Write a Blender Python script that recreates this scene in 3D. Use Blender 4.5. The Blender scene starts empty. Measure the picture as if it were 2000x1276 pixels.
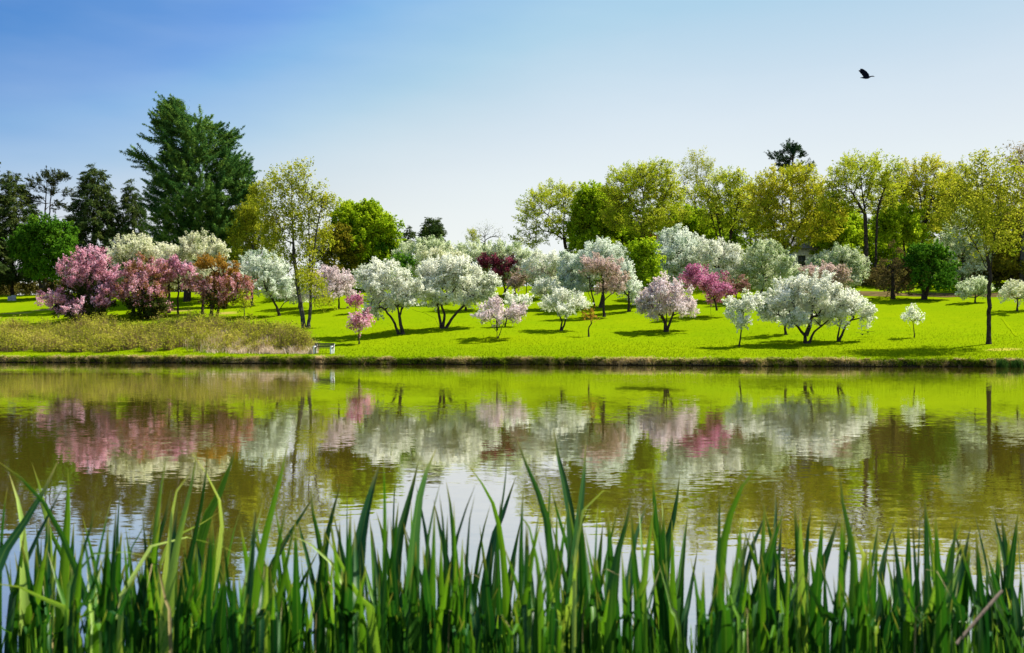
import bpy, math, random
import numpy as np
from mathutils import Vector

R = math.radians
scene = bpy.context.scene
COL = scene.collection
# ------------------------------------------------------------------ camera, sky, sun, exposure
F, W0, H0 = 1944.0, 2000.0, 1276.0      # focal length in photo pixels, photo size
HZ, CAMZ = 672.0, 1.6                   # horizon row, eye height above the water
cam = bpy.data.cameras.new('camera')
camo = bpy.data.objects.new('camera', cam)
COL.objects.link(camo)
cam.sensor_width = 36.0
cam.lens = 36.0 * F / W0
cam.shift_y = (HZ - H0 / 2) / W0
cam.clip_end = 3000
camo.location = (0, 0, CAMZ)
camo.rotation_euler = (R(90), 0, 0)
cam.dof.use_dof = True
cam.dof.focus_distance = 60.0
cam.dof.aperture_fstop = 7.0
scene.camera = camo

SUN_EL, SUN_AZ = 54.0, 68.0             # azimuth to the right of the view direction
world = bpy.data.worlds.new('World')
scene.world = world
world.use_nodes = True
wt = world.node_tree
for n in list(wt.nodes):
    wt.nodes.remove(n)
sky = wt.nodes.new('ShaderNodeTexSky')
sky.sky_type = 'NISHITA'
sky.sun_disc = False
sky.sun_elevation = R(SUN_EL)
sky.sun_rotation = R(SUN_AZ)
sky.air_density = 1.0
sky.dust_density = 0.3
sky.ozone_density = 3.0
bg = wt.nodes.new('ShaderNodeBackground')
bg.inputs['Strength'].default_value = 0.10
wo = wt.nodes.new('ShaderNodeOutputWorld')
# thin high cirrus: a little white laid over the sky by a stretched noise
tc = wt.nodes.new('ShaderNodeTexCoord')
mp = wt.nodes.new('ShaderNodeMapping')
mp.inputs['Scale'].default_value = (1.2, 1.2, 5.0)
mp.inputs['Rotation'].default_value = (0.25, 0.1, 0.3)
nz = wt.nodes.new('ShaderNodeTexNoise')
nz.inputs['Scale'].default_value = 1.6
nz.inputs['Detail'].default_value = 5
cr = wt.nodes.new('ShaderNodeValToRGB')
cr.color_ramp.elements[0].position = 0.42
cr.color_ramp.elements[0].color = (0, 0, 0, 1)
cr.color_ramp.elements[1].position = 0.85
cr.color_ramp.elements[1].color = (0.30, 0.30, 0.30, 1)
mx = wt.nodes.new('ShaderNodeMix')
mx.data_type = 'RGBA'
mx.inputs['B'].default_value = (0.385, 0.42, 0.43, 1)
# film response of the photograph for the sky: deeper blue high up, paler towards the horizon
sc10 = wt.nodes.new('ShaderNodeVectorMath')
sc10.operation = 'SCALE'
sc10.inputs['Scale'].default_value = 0.1
cv = wt.nodes.new('ShaderNodeRGBCurve')
EXPO = 2 ** 1.2
for ch, pts in enumerate((
        [(0, 0), (0.11, 0.06), (0.145, 0.092), (0.175, 0.15), (0.20, 0.28), (0.228, 0.42), (0.242, 0.50), (0.29, 0.68), (0.35, 0.80), (0.43, 0.87), (0.60, 0.91), (1, 0.95)],
        [(0, 0), (0.19, 0.20), (0.242, 0.28), (0.276, 0.335), (0.31, 0.46), (0.36, 0.61), (0.385, 0.67), (0.47, 0.80), (0.55, 0.88), (0.75, 0.93), (1, 0.95)],
        [(0, 0), (0.30, 0.54), (0.40, 0.66), (0.435, 0.71), (0.48, 0.78), (0.62, 0.82), (0.73, 0.89), (0.85, 0.93), (1, 0.95)])):
    c = cv.mapping.curves[ch]
    while len(c.points) < len(pts):
        c.points.new(0.5, 0.5)
    for q, (px_, py_) in zip(c.points, pts):
        q.location = (px_, py_ / EXPO)
        q.handle_type = 'AUTO_CLAMPED'
cv.mapping.update()
bri = wt.nodes.new('ShaderNodeVectorMath')
bri.operation = 'SCALE'
bri.inputs['Scale'].default_value = 10.0
# the haze in the air is uneven: clearer towards the left, thickest around the middle of the view
sepw = wt.nodes.new('ShaderNodeSeparateXYZ')
hz_ = wt.nodes.new('ShaderNodeMapRange')
hz_.inputs['From Min'].default_value = -0.5
hz_.inputs['From Max'].default_value = 0.5
hr = wt.nodes.new('ShaderNodeValToRGB')
hr.color_ramp.interpolation = 'B_SPLINE'
for e_, (q_, v_) in enumerate(((0.0, 0.080), (0.25, 0.096), (0.5, 0.121), (0.72, 0.114), (1.0, 0.098))):
    el_ = hr.color_ramp.elements[e_] if e_ < 2 else hr.color_ramp.elements.new(q_)
    el_.position = q_
    el_.color = (v_, v_, v_, 1)
wt.links.new(tc.outputs['Generated'], sepw.inputs[0])
wt.links.new(sepw.outputs['X'], hz_.inputs['Value'])
wt.links.new(hz_.outputs['Result'], hr.inputs['Fac'])
zr = wt.nodes.new('ShaderNodeMapRange')        # gain added to the sky above the frame, as extra soft fill light
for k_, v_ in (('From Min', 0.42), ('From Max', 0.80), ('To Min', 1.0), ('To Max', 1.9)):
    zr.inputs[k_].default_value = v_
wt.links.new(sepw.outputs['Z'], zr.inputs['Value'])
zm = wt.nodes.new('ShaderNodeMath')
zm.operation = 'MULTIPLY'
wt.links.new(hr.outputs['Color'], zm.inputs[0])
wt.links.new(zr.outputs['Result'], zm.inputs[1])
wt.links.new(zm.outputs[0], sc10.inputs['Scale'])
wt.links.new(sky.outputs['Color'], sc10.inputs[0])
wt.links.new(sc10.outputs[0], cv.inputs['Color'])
wt.links.new(tc.outputs['Generated'], mp.inputs['Vector'])
wt.links.new(mp.outputs['Vector'], nz.inputs['Vector'])
wt.links.new(nz.outputs['Fac'], cr.inputs['Fac'])
wt.links.new(cr.outputs['Color'], mx.inputs['Factor'])
wt.links.new(cv.outputs['Color'], mx.inputs['A'])
wt.links.new(mx.outputs['Result'], bri.inputs[0])
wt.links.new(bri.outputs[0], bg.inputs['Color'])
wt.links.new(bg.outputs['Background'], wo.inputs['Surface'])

sun = bpy.data.lights.new('sun', 'SUN')
sun.energy = 4.7
sun.angle = R(0.5)
sun.color = (1.0, 0.95, 0.86)
suno = bpy.data.objects.new('sun', sun)
COL.objects.link(suno)
sd = Vector((math.sin(R(SUN_AZ)) * math.cos(R(SUN_EL)), math.cos(R(SUN_AZ)) * math.cos(R(SUN_EL)), math.sin(R(SUN_EL))))
suno.rotation_euler = sd.to_track_quat('Z', 'Y').to_euler()
suno.location = (60, 60, 80)

vs = scene.view_settings
scene.display_settings.display_device = 'sRGB'
vs.view_transform = 'Standard'
vs.look = 'None'
vs.exposure = 1.2
vs.gamma = 1
cy = scene.cycles
cy.max_bounces = 7
cy.diffuse_bounces = 3
cy.glossy_bounces = 3
cy.transmission_bounces = 4
cy.transparent_max_bounces = 6
cy.caustics_reflective = False
cy.caustics_refractive = False
cy.use_denoising = True

# ------------------------------------------------------------------ helpers
rng = np.random.default_rng(11)


def nrm(v):
    return v / np.maximum(np.linalg.norm(v, axis=-1, keepdims=True), 1e-9)


def at(px, row, d):
    """the world point seen at a photo pixel, at depth d"""
    return np.array([(px - 1000.0) / F * d, d, CAMZ - (row - HZ) / F * d])


def shore(x):
    return 75.9 - 0.237 * x


def wig(x):
    return 0.5 * np.sin(x * 0.21 + 1.3) + 0.28 * np.sin(x * 0.63 + 0.4) + 0.16 * np.sin(x * 1.7) + 0.07 * np.sin(x * 4.1 + 2)


def lawn_z(x, s):
    s = np.asarray(s, dtype=float)
    a = np.clip(s, 0, 70)
    z = 0.5 + 0.1 * a + 0.0005 * a * a
    z = z + np.clip(s - 70, 0, 150) * 0.02
    z = z + np.clip(s / 15.0, 0, 1) * (0.14 * np.sin(x * 0.19 + s * 0.11) + 0.10 * np.sin(x * 0.07 - s * 0.23 + 1.0))
    return z


def ground(x, y):
    return float(lawn_z(x, y - shore(x)))


def spot(px, row=None, s=None):
    """the lawn point under photo column px: at photo row, or s metres behind the shore"""
    k = (px - 1000.0) / F
    if s is None:
        best, s = 1e9, 10
        for t in np.arange(1.0, 100.0, 0.1):
            d = (75.9 + t) / (1 + 0.237 * k)
            r = HZ - F * (float(lawn_z(k * d, t)) - CAMZ) / d
            if abs(r - row) < best:
                best, s = abs(r - row), t
    d = (75.9 + s) / (1 + 0.237 * k)
    x = k * d
    return np.array([x, d, float(lawn_z(x, s))])


class Geo:
    def __init__(self):
        self.q, self.t = [], []

    def quads(self, P, tint):
        if len(P):
            self.q.append(np.asarray(P, dtype=np.float32).reshape(-1, 4, 3))
            self.t.append(np.broadcast_to(np.asarray(tint, dtype=np.float32), (len(self.q[-1]),)))

    def build(self, name, mat, parent=None, origin=(0, 0, 0), smooth=False):
        P = np.concatenate(self.q) - np.asarray(origin, dtype=np.float32)
        t = np.concatenate(self.t)
        return mesh_np(name, P.reshape(-1, 3), np.arange(len(P) * 4).reshape(-1, 4), mat, parent, origin, t, smooth)


def mesh_np(name, V, Q, mat, parent=None, origin=(0, 0, 0), tint=None, smooth=False):
    V, Q = np.asarray(V, dtype=np.float32), np.asarray(Q, dtype=np.int32)
    me = bpy.data.meshes.new(name)
    me.vertices.add(len(V))
    me.vertices.foreach_set('co', V.ravel())
    me.loops.add(Q.size)
    me.loops.foreach_set('vertex_index', Q.ravel())
    me.polygons.add(len(Q))
    me.polygons.foreach_set('loop_start', np.arange(0, Q.size, Q.shape[1], dtype=np.int32))
    if smooth:
        me.polygons.foreach_set('use_smooth', np.ones(len(Q), dtype=bool))
    if tint is not None:
        a = me.attributes.new('tint', 'FLOAT', 'FACE')
        a.data.foreach_set('value', np.ascontiguousarray(tint, dtype=np.float32))
    me.update(calc_edges=True)
    me.materials.append(mat)
    o = bpy.data.objects.new(name, me)
    COL.objects.link(o)
    if parent is None:
        o.location = [float(v) for v in origin]
    else:
        o.parent = parent
    return o


def tag(o, label=None, cat=None, group=None, kind=None):
    for k, v in (('label', label), ('category', cat), ('group', group), ('kind', kind)):
        if v:
            o[k] = v
    return o


def empty(name, loc, label, cat, group=None):
    o = bpy.data.objects.new(name, None)
    COL.objects.link(o)
    o.location = [float(v) for v in loc]
    o.empty_display_size = 0.3
    return tag(o, label, cat, group)


def randdir(n, g=rng):
    return nrm(g.normal(size=(n, 3)))


def leaf_quads(c, n, L, Wd, g, along=None):
    """diamond leaves: centre c, normal n, length L, width Wd (arrays or scalars); along = wished length direction"""
    m = len(c)
    t = g.normal(size=(m, 3)) if along is None else along + 0.25 * g.normal(size=(m, 3))
    t = nrm(t - (t * n).sum(1, keepdims=True) * n)
    b = np.cross(n, t)
    L = np.broadcast_to(L, (m,))[:, None] * 0.5
    Wd = np.broadcast_to(Wd, (m,))[:, None] * 0.5
    sh = 0.15 * L * t
    return np.stack([c - t * L, c + b * Wd - sh, c + t * L, c - b * Wd - sh], axis=1)


def tube_quads(A, B, ra, rb, sides=6):
    """open frustums from A[i] to B[i]"""
    A, B = np.asarray(A, float), np.asarray(B, float)
    d = nrm(B - A)
    ref = np.where(np.abs(d[:, 2:3]) > 0.9, np.array([[1.0, 0, 0]]), np.array([[0, 0, 1.0]]))
    u = nrm(np.cross(d, ref))
    v = np.cross(d, u)
    out = []
    for k in range(sides):
        a0, a1 = 2 * math.pi * k / sides, 2 * math.pi * (k + 1) / sides
        p0, p1 = u * math.cos(a0) + v * math.sin(a0), u * math.cos(a1) + v * math.sin(a1)
        out.append(np.stack([A + p0 * ra[:, None], A + p1 * ra[:, None], B + p1 * rb[:, None], B + p0 * rb[:, None]], axis=1))
    return np.concatenate(out)


# ------------------------------------------------------------------ materials
def new_mat(name):
    m = bpy.data.materials.new(name)
    m.use_nodes = True
    nt = m.node_tree
    for n in list(nt.nodes):
        nt.nodes.remove(n)
    return m, nt, nt.nodes.new('ShaderNodeOutputMaterial')


def ramp(nt, stops, fac=None):
    r = nt.nodes.new('ShaderNodeValToRGB')
    el = r.color_ramp.elements
    while len(el) < len(stops):
        el.new(0.5)
    for e, (p, c) in zip(el, stops):
        e.position = p
        e.color = (*c, 1)
    if fac is not None:
        nt.links.new(fac, r.inputs['Fac'])
    return r


def noise(nt, scale, detail=3, vec=None, rough=0.55):
    n = nt.nodes.new('ShaderNodeTexNoise')
    n.inputs['Scale'].default_value = scale
    n.inputs['Detail'].default_value = detail
    n.inputs['Roughness'].default_value = rough
    if vec is not None:
        nt.links.new(vec, n.inputs['Vector'])
    return n


def math_node(nt, op, a, b=None):
    n = nt.nodes.new('ShaderNodeMath')
    n.operation = op
    for i, v in enumerate((a, b)):
        if v is None:
            continue
        if isinstance(v, (int, float)):
            n.inputs[i].default_value = v
        else:
            nt.links.new(v, n.inputs[i])
    return n.outputs[0]


def mixc(nt, fac, a, b):
    n = nt.nodes.new('ShaderNodeMix')
    n.data_type = 'RGBA'
    for k, v in (('Factor', fac), ('A', a), ('B', b)):
        if isinstance(v, tuple):
            n.inputs[k].default_value = (*v, 1)
        elif isinstance(v, (int, float)):
            n.inputs[k].default_value = v
        else:
            nt.links.new(v, n.inputs[k])
    return n.outputs['Result']


def leaf_mat(name, stops, trans=0.35, tcol=None):
    """diffuse + translucent leaf; the ramp runs over each leaf's own random tint"""
    m, nt, out = new_mat(name)
    a = nt.nodes.new('ShaderNodeAttribute')
    a.attribute_name = 'tint'
    r = ramp(nt, stops, a.outputs['Fac'])
    d = nt.nodes.new('ShaderNodeBsdfDiffuse')
    t = nt.nodes.new('ShaderNodeBsdfTranslucent')
    nt.links.new(r.outputs['Color'], d.inputs['Color'])
    if tcol:
        c = nt.nodes.new('ShaderNodeMix')
        c.data_type = 'RGBA'
        c.blend_type = 'MULTIPLY'
        c.inputs['Factor'].default_value = 1.0
        nt.links.new(r.outputs['Color'], c.inputs['A'])
        c.inputs['B'].default_value = (*tcol, 1)
        nt.links.new(c.outputs['Result'], t.inputs['Color'])
    else:
        nt.links.new(r.outputs['Color'], t.inputs['Color'])
    x = nt.nodes.new('ShaderNodeMixShader')
    x.inputs['Fac'].default_value = trans
    nt.links.new(d.outputs[0], x.inputs[1])
    nt.links.new(t.outputs[0], x.inputs[2])
    nt.links.new(x.outputs[0], out.inputs['Surface'])
    return m


def plain_mat(name, c0, c1, scale=8.0, rough=0.8, bump=0.0):
    m, nt, out = new_mat(name)
    tcn = nt.nodes.new('ShaderNodeTexCoord')
    n = noise(nt, scale, 4, tcn.outputs['Object'])
    r = ramp(nt, [(0.3, c0), (0.7, c1)], n.outputs['Fac'])
    p = nt.nodes.new('ShaderNodeBsdfPrincipled')
    p.inputs['Roughness'].default_value = rough
    p.inputs['Specular IOR Level'].default_value = 0.0 if rough > 0.85 else 0.4
    nt.links.new(r.outputs['Color'], p.inputs['Base Color'])
    if bump:
        b = nt.nodes.new('ShaderNodeBump')
        b.inputs['Strength'].default_value = bump
        b.inputs['Distance'].default_value = 0.02
        nt.links.new(n.outputs['Fac'], b.inputs['Height'])
        nt.links.new(b.outputs['Normal'], p.inputs['Normal'])
    nt.links.new(p.outputs[0], out.inputs['Surface'])
    return m


BARK = plain_mat('bark', (0.018, 0.014, 0.011), (0.075, 0.060, 0.048), 5.0, 0.9, 0.6)
BARK_G = plain_mat('grey_bark', (0.030, 0.028, 0.025), (0.115, 0.105, 0.092), 5.0, 0.9, 0.6)

# ------------------------------------------------------------------ ground, water
def lawn_material():
    m, nt, out = new_mat('lawn')
    g = nt.nodes.new('ShaderNodeNewGeometry')
    pos = g.outputs['Position']
    big = noise(nt, 0.07, 3, pos)
    mid = noise(nt, 0.5, 4, pos, 0.65)
    mpn = nt.nodes.new('ShaderNodeMapping')
    mpn.inputs['Scale'].default_value = (0.8, 3.0, 1.0)
    mpn.inputs['Rotation'].default_value = (0, 0, -0.23)
    nt.links.new(pos, mpn.inputs['Vector'])
    streak = noise(nt, 1.1, 4, mpn.outputs['Vector'], 0.7)
    fine = noise(nt, 9.0, 4, pos, 0.7)
    c1 = ramp(nt, [(0.35, (0.1009, 0.1883, 0.0007)), (0.65, (0.1809, 0.2392, 0.0009))], big.outputs['Fac']).outputs['Color']
    c2 = ramp(nt, [(0.3, (0.0767, 0.1527, 0.0007)), (0.7, (0.2028, 0.2545, 0.0017))], streak.outputs['Fac']).outputs['Color']
    c = mixc(nt, 0.5, c1, c2)
    patch = noise(nt, 0.22, 4, pos, 0.6)
    c = mixc(nt, math_node(nt, 'MULTIPLY', ramp(nt, [(0.45, (0, 0, 0)), (0.68, (1, 1, 1))], patch.outputs['Fac']).outputs['Color'], 0.40), c, (0.100, 0.180, 0.001))
    c3 = ramp(nt, [(0.3, (0.0493, 0.1171, 0.0009)), (0.72, (0.2192, 0.2596, 0.0043))], fine.outputs['Fac']).outputs['Color']
    c = mixc(nt, 0.35, c, c3)
    c4 = ramp(nt, [(0.62, (0, 0, 0)), (0.8, (1, 1, 1))], mid.outputs['Fac']).outputs['Color']
    c = mixc(nt, math_node(nt, 'MULTIPLY', c4, 0.35), c, (0.17, 0.19, 0.010))
    # bare, worn patches of their own shape
    for (px, row, rx, ry, col) in ((30, 612, 3.2, 1.2, (0.26, 0.19, 0.07)), (92, 605, 3.0, 1.1, (0.26, 0.19, 0.07)), (1962, 683, 2.2, 0.9, (0.36, 0.30, 0.05)), (440, 612, 2.2, 2.5, (0.30, 0.22, 0.06)), (350, 607, 3, 2.5, (0.24, 0.19, 0.05))):
        p = spot(px, row)
        vm = nt.nodes.new('ShaderNodeVectorMath')
        vm.operation = 'SUBTRACT'
        nt.links.new(pos, vm.inputs[0])
        vm.inputs[1].default_value = tuple(p)
        v2 = nt.nodes.new('ShaderNodeVectorMath')
        v2.operation = 'MULTIPLY'
        nt.links.new(vm.outputs[0], v2.inputs[0])
        v2.inputs[1].default_value = (1 / rx, 1 / ry, 0)
        ln = nt.nodes.new('ShaderNodeVectorMath')
        ln.operation = 'LENGTH'
        nt.links.new(v2.outputs[0], ln.inputs[0])
        dd = math_node(nt, 'ADD', ln.outputs['Value'], math_node(nt, 'MULTIPLY', mid.outputs['Fac'], 1.6))
        mk = ramp(nt, [(0.45, (1, 1, 1)), (0.62, (0, 0, 0))], math_node(nt, 'MULTIPLY', dd, 0.38)).outputs['Color']
        c = mixc(nt, math_node(nt, 'MULTIPLY', mk, 0.7), c, col)
    # earth of the cut bank
    sep = nt.nodes.new('ShaderNodeSeparateXYZ')
    nt.links.new(pos, sep.inputs[0])
    zz = math_node(nt, 'ADD', sep.outputs['Z'], math_node(nt, 'MULTIPLY', fine.outputs['Fac'], 0.3))
    soil = ramp(nt, [(0.3, (0.012, 0.010, 0.007)), (0.7, (0.05, 0.038, 0.022))], fine.outputs['Fac']).outputs['Color']
    mk = ramp(nt, [(0.53, (1, 1, 1)), (0.62, (0, 0, 0))], zz).outputs['Color']
    c = mixc(nt, mk, c, soil)
    d = nt.nodes.new('ShaderNodeBsdfDiffuse')
    nt.links.new(c, d.inputs['Color'])
    b = nt.nodes.new('ShaderNodeBump')
    b.inputs['Strength'].default_value = 0.35
    b.inputs['Distance'].default_value = 0.05
    nt.links.new(fine.outputs['Fac'], b.inputs['Height'])
    nt.links.new(b.outputs['Normal'], d.inputs['Normal'])
    nt.links.new(d.outputs[0], out.inputs['Surface'])
    return m


LAWN = lawn_material()


def grid_mesh(name, X, Y, Z, mat):
    n, m = X.shape
    V = np.stack([X, Y, Z], axis=-1).reshape(-1, 3)
    i = np.arange(n * m).reshape(n, m)
    Q = np.stack([i[:-1, :-1], i[:-1, 1:], i[1:, 1:], i[1:, :-1]], axis=-1).reshape(-1, 4)
    return mesh_np(name, V, Q, mat, smooth=True)


xs = np.unique(np.concatenate([np.linspace(-700, -90, 40), np.linspace(-90, 90, 721), np.linspace(90, 700, 40)]))
ss = np.concatenate([[-1.5, -0.3, 0.0, 0.06, 0.16, 0.3, 0.5, 0.8], np.linspace(1.2, 30, 60), np.linspace(31, 80, 50), np.linspace(85, 900, 30)])
X, S = np.meshgrid(xs, ss)
wob = wig(X) * np.exp(-np.clip(S, 0, None) / 2.0)
Y = shore(X) + S + wob
Z = lawn_z(X, S)
rag = 0.07 * np.sin(X * 5.3) + 0.06 * np.sin(X * 11.7 + 1.0)
for k, zv in enumerate((-0.9, -0.5, -0.15, 0.12, 0.30, 0.42)):
    Z[k] = zv + (rag[k] if k > 2 else 0)
tag(grid_mesh('lawn', X, Y, Z, LAWN), kind='structure')


def water_material():
    m, nt, out = new_mat('pond_water')
    g = nt.nodes.new('ShaderNodeNewGeometry')
    pos = g.outputs['Position']
    mpn = nt.nodes.new('ShaderNodeMapping')
    mpn.inputs['Scale'].default_value = (0.42, 1.0, 1.0)
    mpn.inputs['Rotation'].default_value = (0, 0, 0.12)
    nt.links.new(pos, mpn.inputs['Vector'])
    a = noise(nt, 12.0, 2.0, mpn.outputs['Vector'], 0.5)
    b = noise(nt, 3.2, 2.0, mpn.outputs['Vector'], 0.5)
    calm = noise(nt, 0.16, 3.0, mpn.outputs['Vector'])
    amp = ramp(nt, [(0.36, (0.12, 0.12, 0.12)), (0.64, (1, 1, 1))], calm.outputs['Fac']).outputs['Color']

    def slope(nn, k):
        v = nt.nodes.new('ShaderNodeVectorMath')
        v.operation = 'SUBTRACT'
        nt.links.new(nn.outputs['Color'], v.inputs[0])
        v.inputs[1].default_value = (0.5, 0.5, 0.5)
        w = nt.nodes.new('ShaderNodeVectorMath')
        w.operation = 'MULTIPLY'
        nt.links.new(v.outputs[0], w.inputs[0])
        w.inputs[1].default_value = (k, k, 0)
        return w.outputs[0]
    ad = nt.nodes.new('ShaderNodeVectorMath')
    nt.links.new(slope(a, 0.058), ad.inputs[0])
    nt.links.new(slope(b, 0.018), ad.inputs[1])
    sc = nt.nodes.new('ShaderNodeVectorMath')
    sc.operation = 'MULTIPLY'
    nt.links.new(ad.outputs[0], sc.inputs[0])
    nt.links.new(amp, sc.inputs[1])
    up = nt.nodes.new('ShaderNodeVectorMath')
    nt.links.new(sc.outputs[0], up.inputs[0])
    up.inputs[1].default_value = (0, 0, 1)
    no = nt.nodes.new('ShaderNodeVectorMath')
    no.operation = 'NORMALIZE'
    nt.links.new(up.outputs[0], no.inputs[0])
    gl = nt.nodes.new('ShaderNodeBsdfGlossy')
    gl.inputs['Roughness'].default_value = 0.02
    gl.inputs['Color'].default_value = (0.93, 0.925, 0.975, 1)
    nt.links.new(no.outputs[0], gl.inputs['Normal'])
    df = nt.nodes.new('ShaderNodeBsdfDiffuse')
    df.inputs['Color'].default_value = (0.125, 0.098, 0.010, 1)
    fr = nt.nodes.new('ShaderNodeFresnel')
    fr.inputs['IOR'].default_value = 1.9
    nt.links.new(no.outputs[0], fr.inputs['Normal'])
    fc = math_node(nt, 'ADD', math_node(nt, 'MULTIPLY', fr.outputs[0], 0.38), 0.63)
    x = nt.nodes.new('ShaderNodeMixShader')
    nt.links.new(fc, x.inputs['Fac'])
    nt.links.new(df.outputs[0], x.inputs[1])
    nt.links.new(gl.outputs[0], x.inputs[2])
    nt.links.new(x.outputs[0], out.inputs['Surface'])
    return m


gx, gy = np.meshgrid(np.linspace(-500, 500, 41), np.array([-3.0, 5, 20, 40, 60, 240]))
tag(grid_mesh('pond_water', gx, gy, gx * 0, water_material()), kind='structure')

EARTH = plain_mat('wet_earth', (0.012, 0.012, 0.006), (0.04, 0.045, 0.015), 4.0, 0.9, 0.5)
gx, gy = np.meshgrid(np.linspace(-300, 300, 401), np.concatenate([[-40, -10, -3, -1, 0, 1.0], np.linspace(1.6, 4.2, 12)]))
t = np.clip((gy - 1.4) / 2.4, 0, 1)
gz = 0.12 - 0.75 * t * t * (3 - 2 * t) + 0.03 * np.sin(gx * 3.1 + gy * 2)
tag(grid_mesh('near_bank', gx, gy, gz, EARTH), kind='structure')


def path_sheet(name, pts, half, mat, up=0.03):
    """a worn strip laid on the lawn along (px, row) points"""
    P = np.array([spot(a, b) for a, b in pts])
    seg = np.linalg.norm(np.diff(P[:, :2], axis=0), axis=1)
    cum = np.concatenate([[0], np.cumsum(seg)])
    u = np.linspace(0, cum[-1], max(8, int(cum[-1] / 0.6)))
    cx, cyv = np.interp(u, cum, P[:, 0]), np.interp(u, cum, P[:, 1])
    tx, ty = np.gradient(cx), np.gradient(cyv)
    ln = np.hypot(tx, ty)
    nx, ny = -ty / ln, tx / ln
    rows = []
    for k in (-1, -0.33, 0.33, 1):
        h = half * k * (1 + 0.25 * np.sin(u * 0.9 + k * 3) + 0.15 * np.sin(u * 2.3))
        xx, yy = cx + nx * h, cyv + ny * h
        rows.append((xx, yy, lawn_z(xx, yy - shore(xx)) + up))
    A = np.array(rows)
    return tag(grid_mesh(name, A[:, 0], A[:, 1], A[:, 2], mat), kind='structure')


DIRT = plain_mat('path_dirt', (0.26, 0.17, 0.07), (0.42, 0.28, 0.13), 0.8, 0.95)
MULCH = plain_mat('leaf_litter', (0.05, 0.045, 0.015), (0.14, 0.095, 0.04), 0.9, 0.95)
PALE = plain_mat('worn_grass', (0.135, 0.205, 0.001), (0.175, 0.235, 0.002), 1.5, 0.95)
path_sheet('dirt_path', [(935, 570), (985, 568), (1040, 567), (1100, 566), (1160, 565), (1240, 563)], 1.3, DIRT)
path_sheet('footpath', [(1957, 622), (1966, 633), (1976, 645), (1986, 657)], 0.11, PALE)
path_sheet('leaf_litter', [(1640, 578), (1700, 574), (1800, 577), (1900, 577), (2050, 575)], 2.2, MULCH)

# ------------------------------------------------------------------ plant kinds
def sp(stops, L=0.16, Wd=0.11, per=170, rc=0.55, shoots=5, up=0.45, out=0.8, dens=2.6, trans=0.46, flat=1.0, bark=BARK, tip=0.014,
       bare=0.0, tcol=None, name='leaf', ln=1.0, nup=0.4, thin=0.35, cl=0.5, sag=0.0, wide=1.05):
    per = int(per)
    return dict(mat=leaf_mat(name, stops, trans, tcol), L=L, W=Wd, per=per, rc=rc, shoots=shoots, up=up, out=out, dens=dens, flat=flat,
                bark=bark, tip=tip, bare=bare, nup=nup, thin=thin, cl=cl, sag=sag, ln=ln, wide=wide)


WHITE = sp([(0.0, (0.16, 0.24, 0.06)), (0.14, (0.22, 0.30, 0.09)), (0.22, (0.66, 0.69, 0.52)), (0.6, (0.80, 0.80, 0.68)), (1.0, (0.86, 0.86, 0.78))], name='white_blossom')
CREAM = sp([(0.0, (0.20, 0.25, 0.05)), (0.22, (0.30, 0.36, 0.10)), (0.32, (0.68, 0.69, 0.44)), (1.0, (0.86, 0.84, 0.68))], name='cream_blossom')
GREENWHITE = sp([(0.0, (0.10, 0.19, 0.04)), (0.28, (0.22, 0.33, 0.09)), (0.40, (0.60, 0.66, 0.38)), (1.0, (0.78, 0.80, 0.62))], name='greenish_blossom')
TEALWHITE = sp([(0.0, (0.12, 0.21, 0.08)), (0.20, (0.22, 0.33, 0.15)), (0.30, (0.66, 0.72, 0.57)), (1.0, (0.86, 0.87, 0.78))], name='cool_white_blossom')
BLUSH = sp([(0.0, (0.18, 0.20, 0.06)), (0.12, (0.30, 0.26, 0.14)), (0.2, (0.62, 0.50, 0.48)), (0.6, (0.74, 0.63, 0.62)), (1.0, (0.80, 0.74, 0.72))], name='blush_blossom')
PEACH = sp([(0.0, (0.22, 0.20, 0.06)), (0.25, (0.34, 0.28, 0.13)), (0.35, (0.55, 0.41, 0.35)), (1.0, (0.72, 0.58, 0.52))], name='peach_blossom')
PINK = sp([(0.0, (0.06, 0.06, 0.015)), (0.22, (0.16, 0.08, 0.035)), (0.28, (0.50, 0.19, 0.26)), (0.55, (0.74, 0.38, 0.47)), (0.8, (0.84, 0.58, 0.66)), (1.0, (0.86, 0.74, 0.78))], dens=2.0, name='pink_blossom')
PINKRUST = sp([(0.0, (0.07, 0.075, 0.012)), (0.26, (0.26, 0.17, 0.03)), (0.44, (0.38, 0.17, 0.07)), (0.56, (0.64, 0.28, 0.34)), (1.0, (0.84, 0.62, 0.67))], dens=2.0, name='pink_and_rust_blossom')
RUST = sp([(0.0, (0.12, 0.10, 0.012)), (0.5, (0.36, 0.19, 0.025)), (1.0, (0.52, 0.30, 0.06))], name='rust_leaf')
MAROON = sp([(0.0, (0.07, 0.03, 0.02)), (0.3, (0.18, 0.03, 0.05)), (0.8, (0.36, 0.07, 0.12)), (1.0, (0.52, 0.20, 0.26))], name='deep_pink_blossom')
MAGENTA = sp([(0.0, (0.08, 0.06, 0.02)), (0.2, (0.24, 0.06, 0.10)), (0.5, (0.60, 0.20, 0.36)), (1.0, (0.80, 0.50, 0.62))], name='magenta_blossom')
BROWNPINK = sp([(0.0, (0.10, 0.07, 0.03)), (0.5, (0.26, 0.12, 0.09)), (1.0, (0.50, 0.28, 0.26))], per=110, name='brown_pink_blossom')
LIME = sp([(0.0, (0.14, 0.26, 0.008)), (0.5, (0.32, 0.45, 0.012)), (1.0, (0.52, 0.60, 0.025))], L=0.30, Wd=0.20, per=130, rc=0.85, dens=1.5, trans=0.5, up=0.3, name='lime_leaf')
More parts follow.
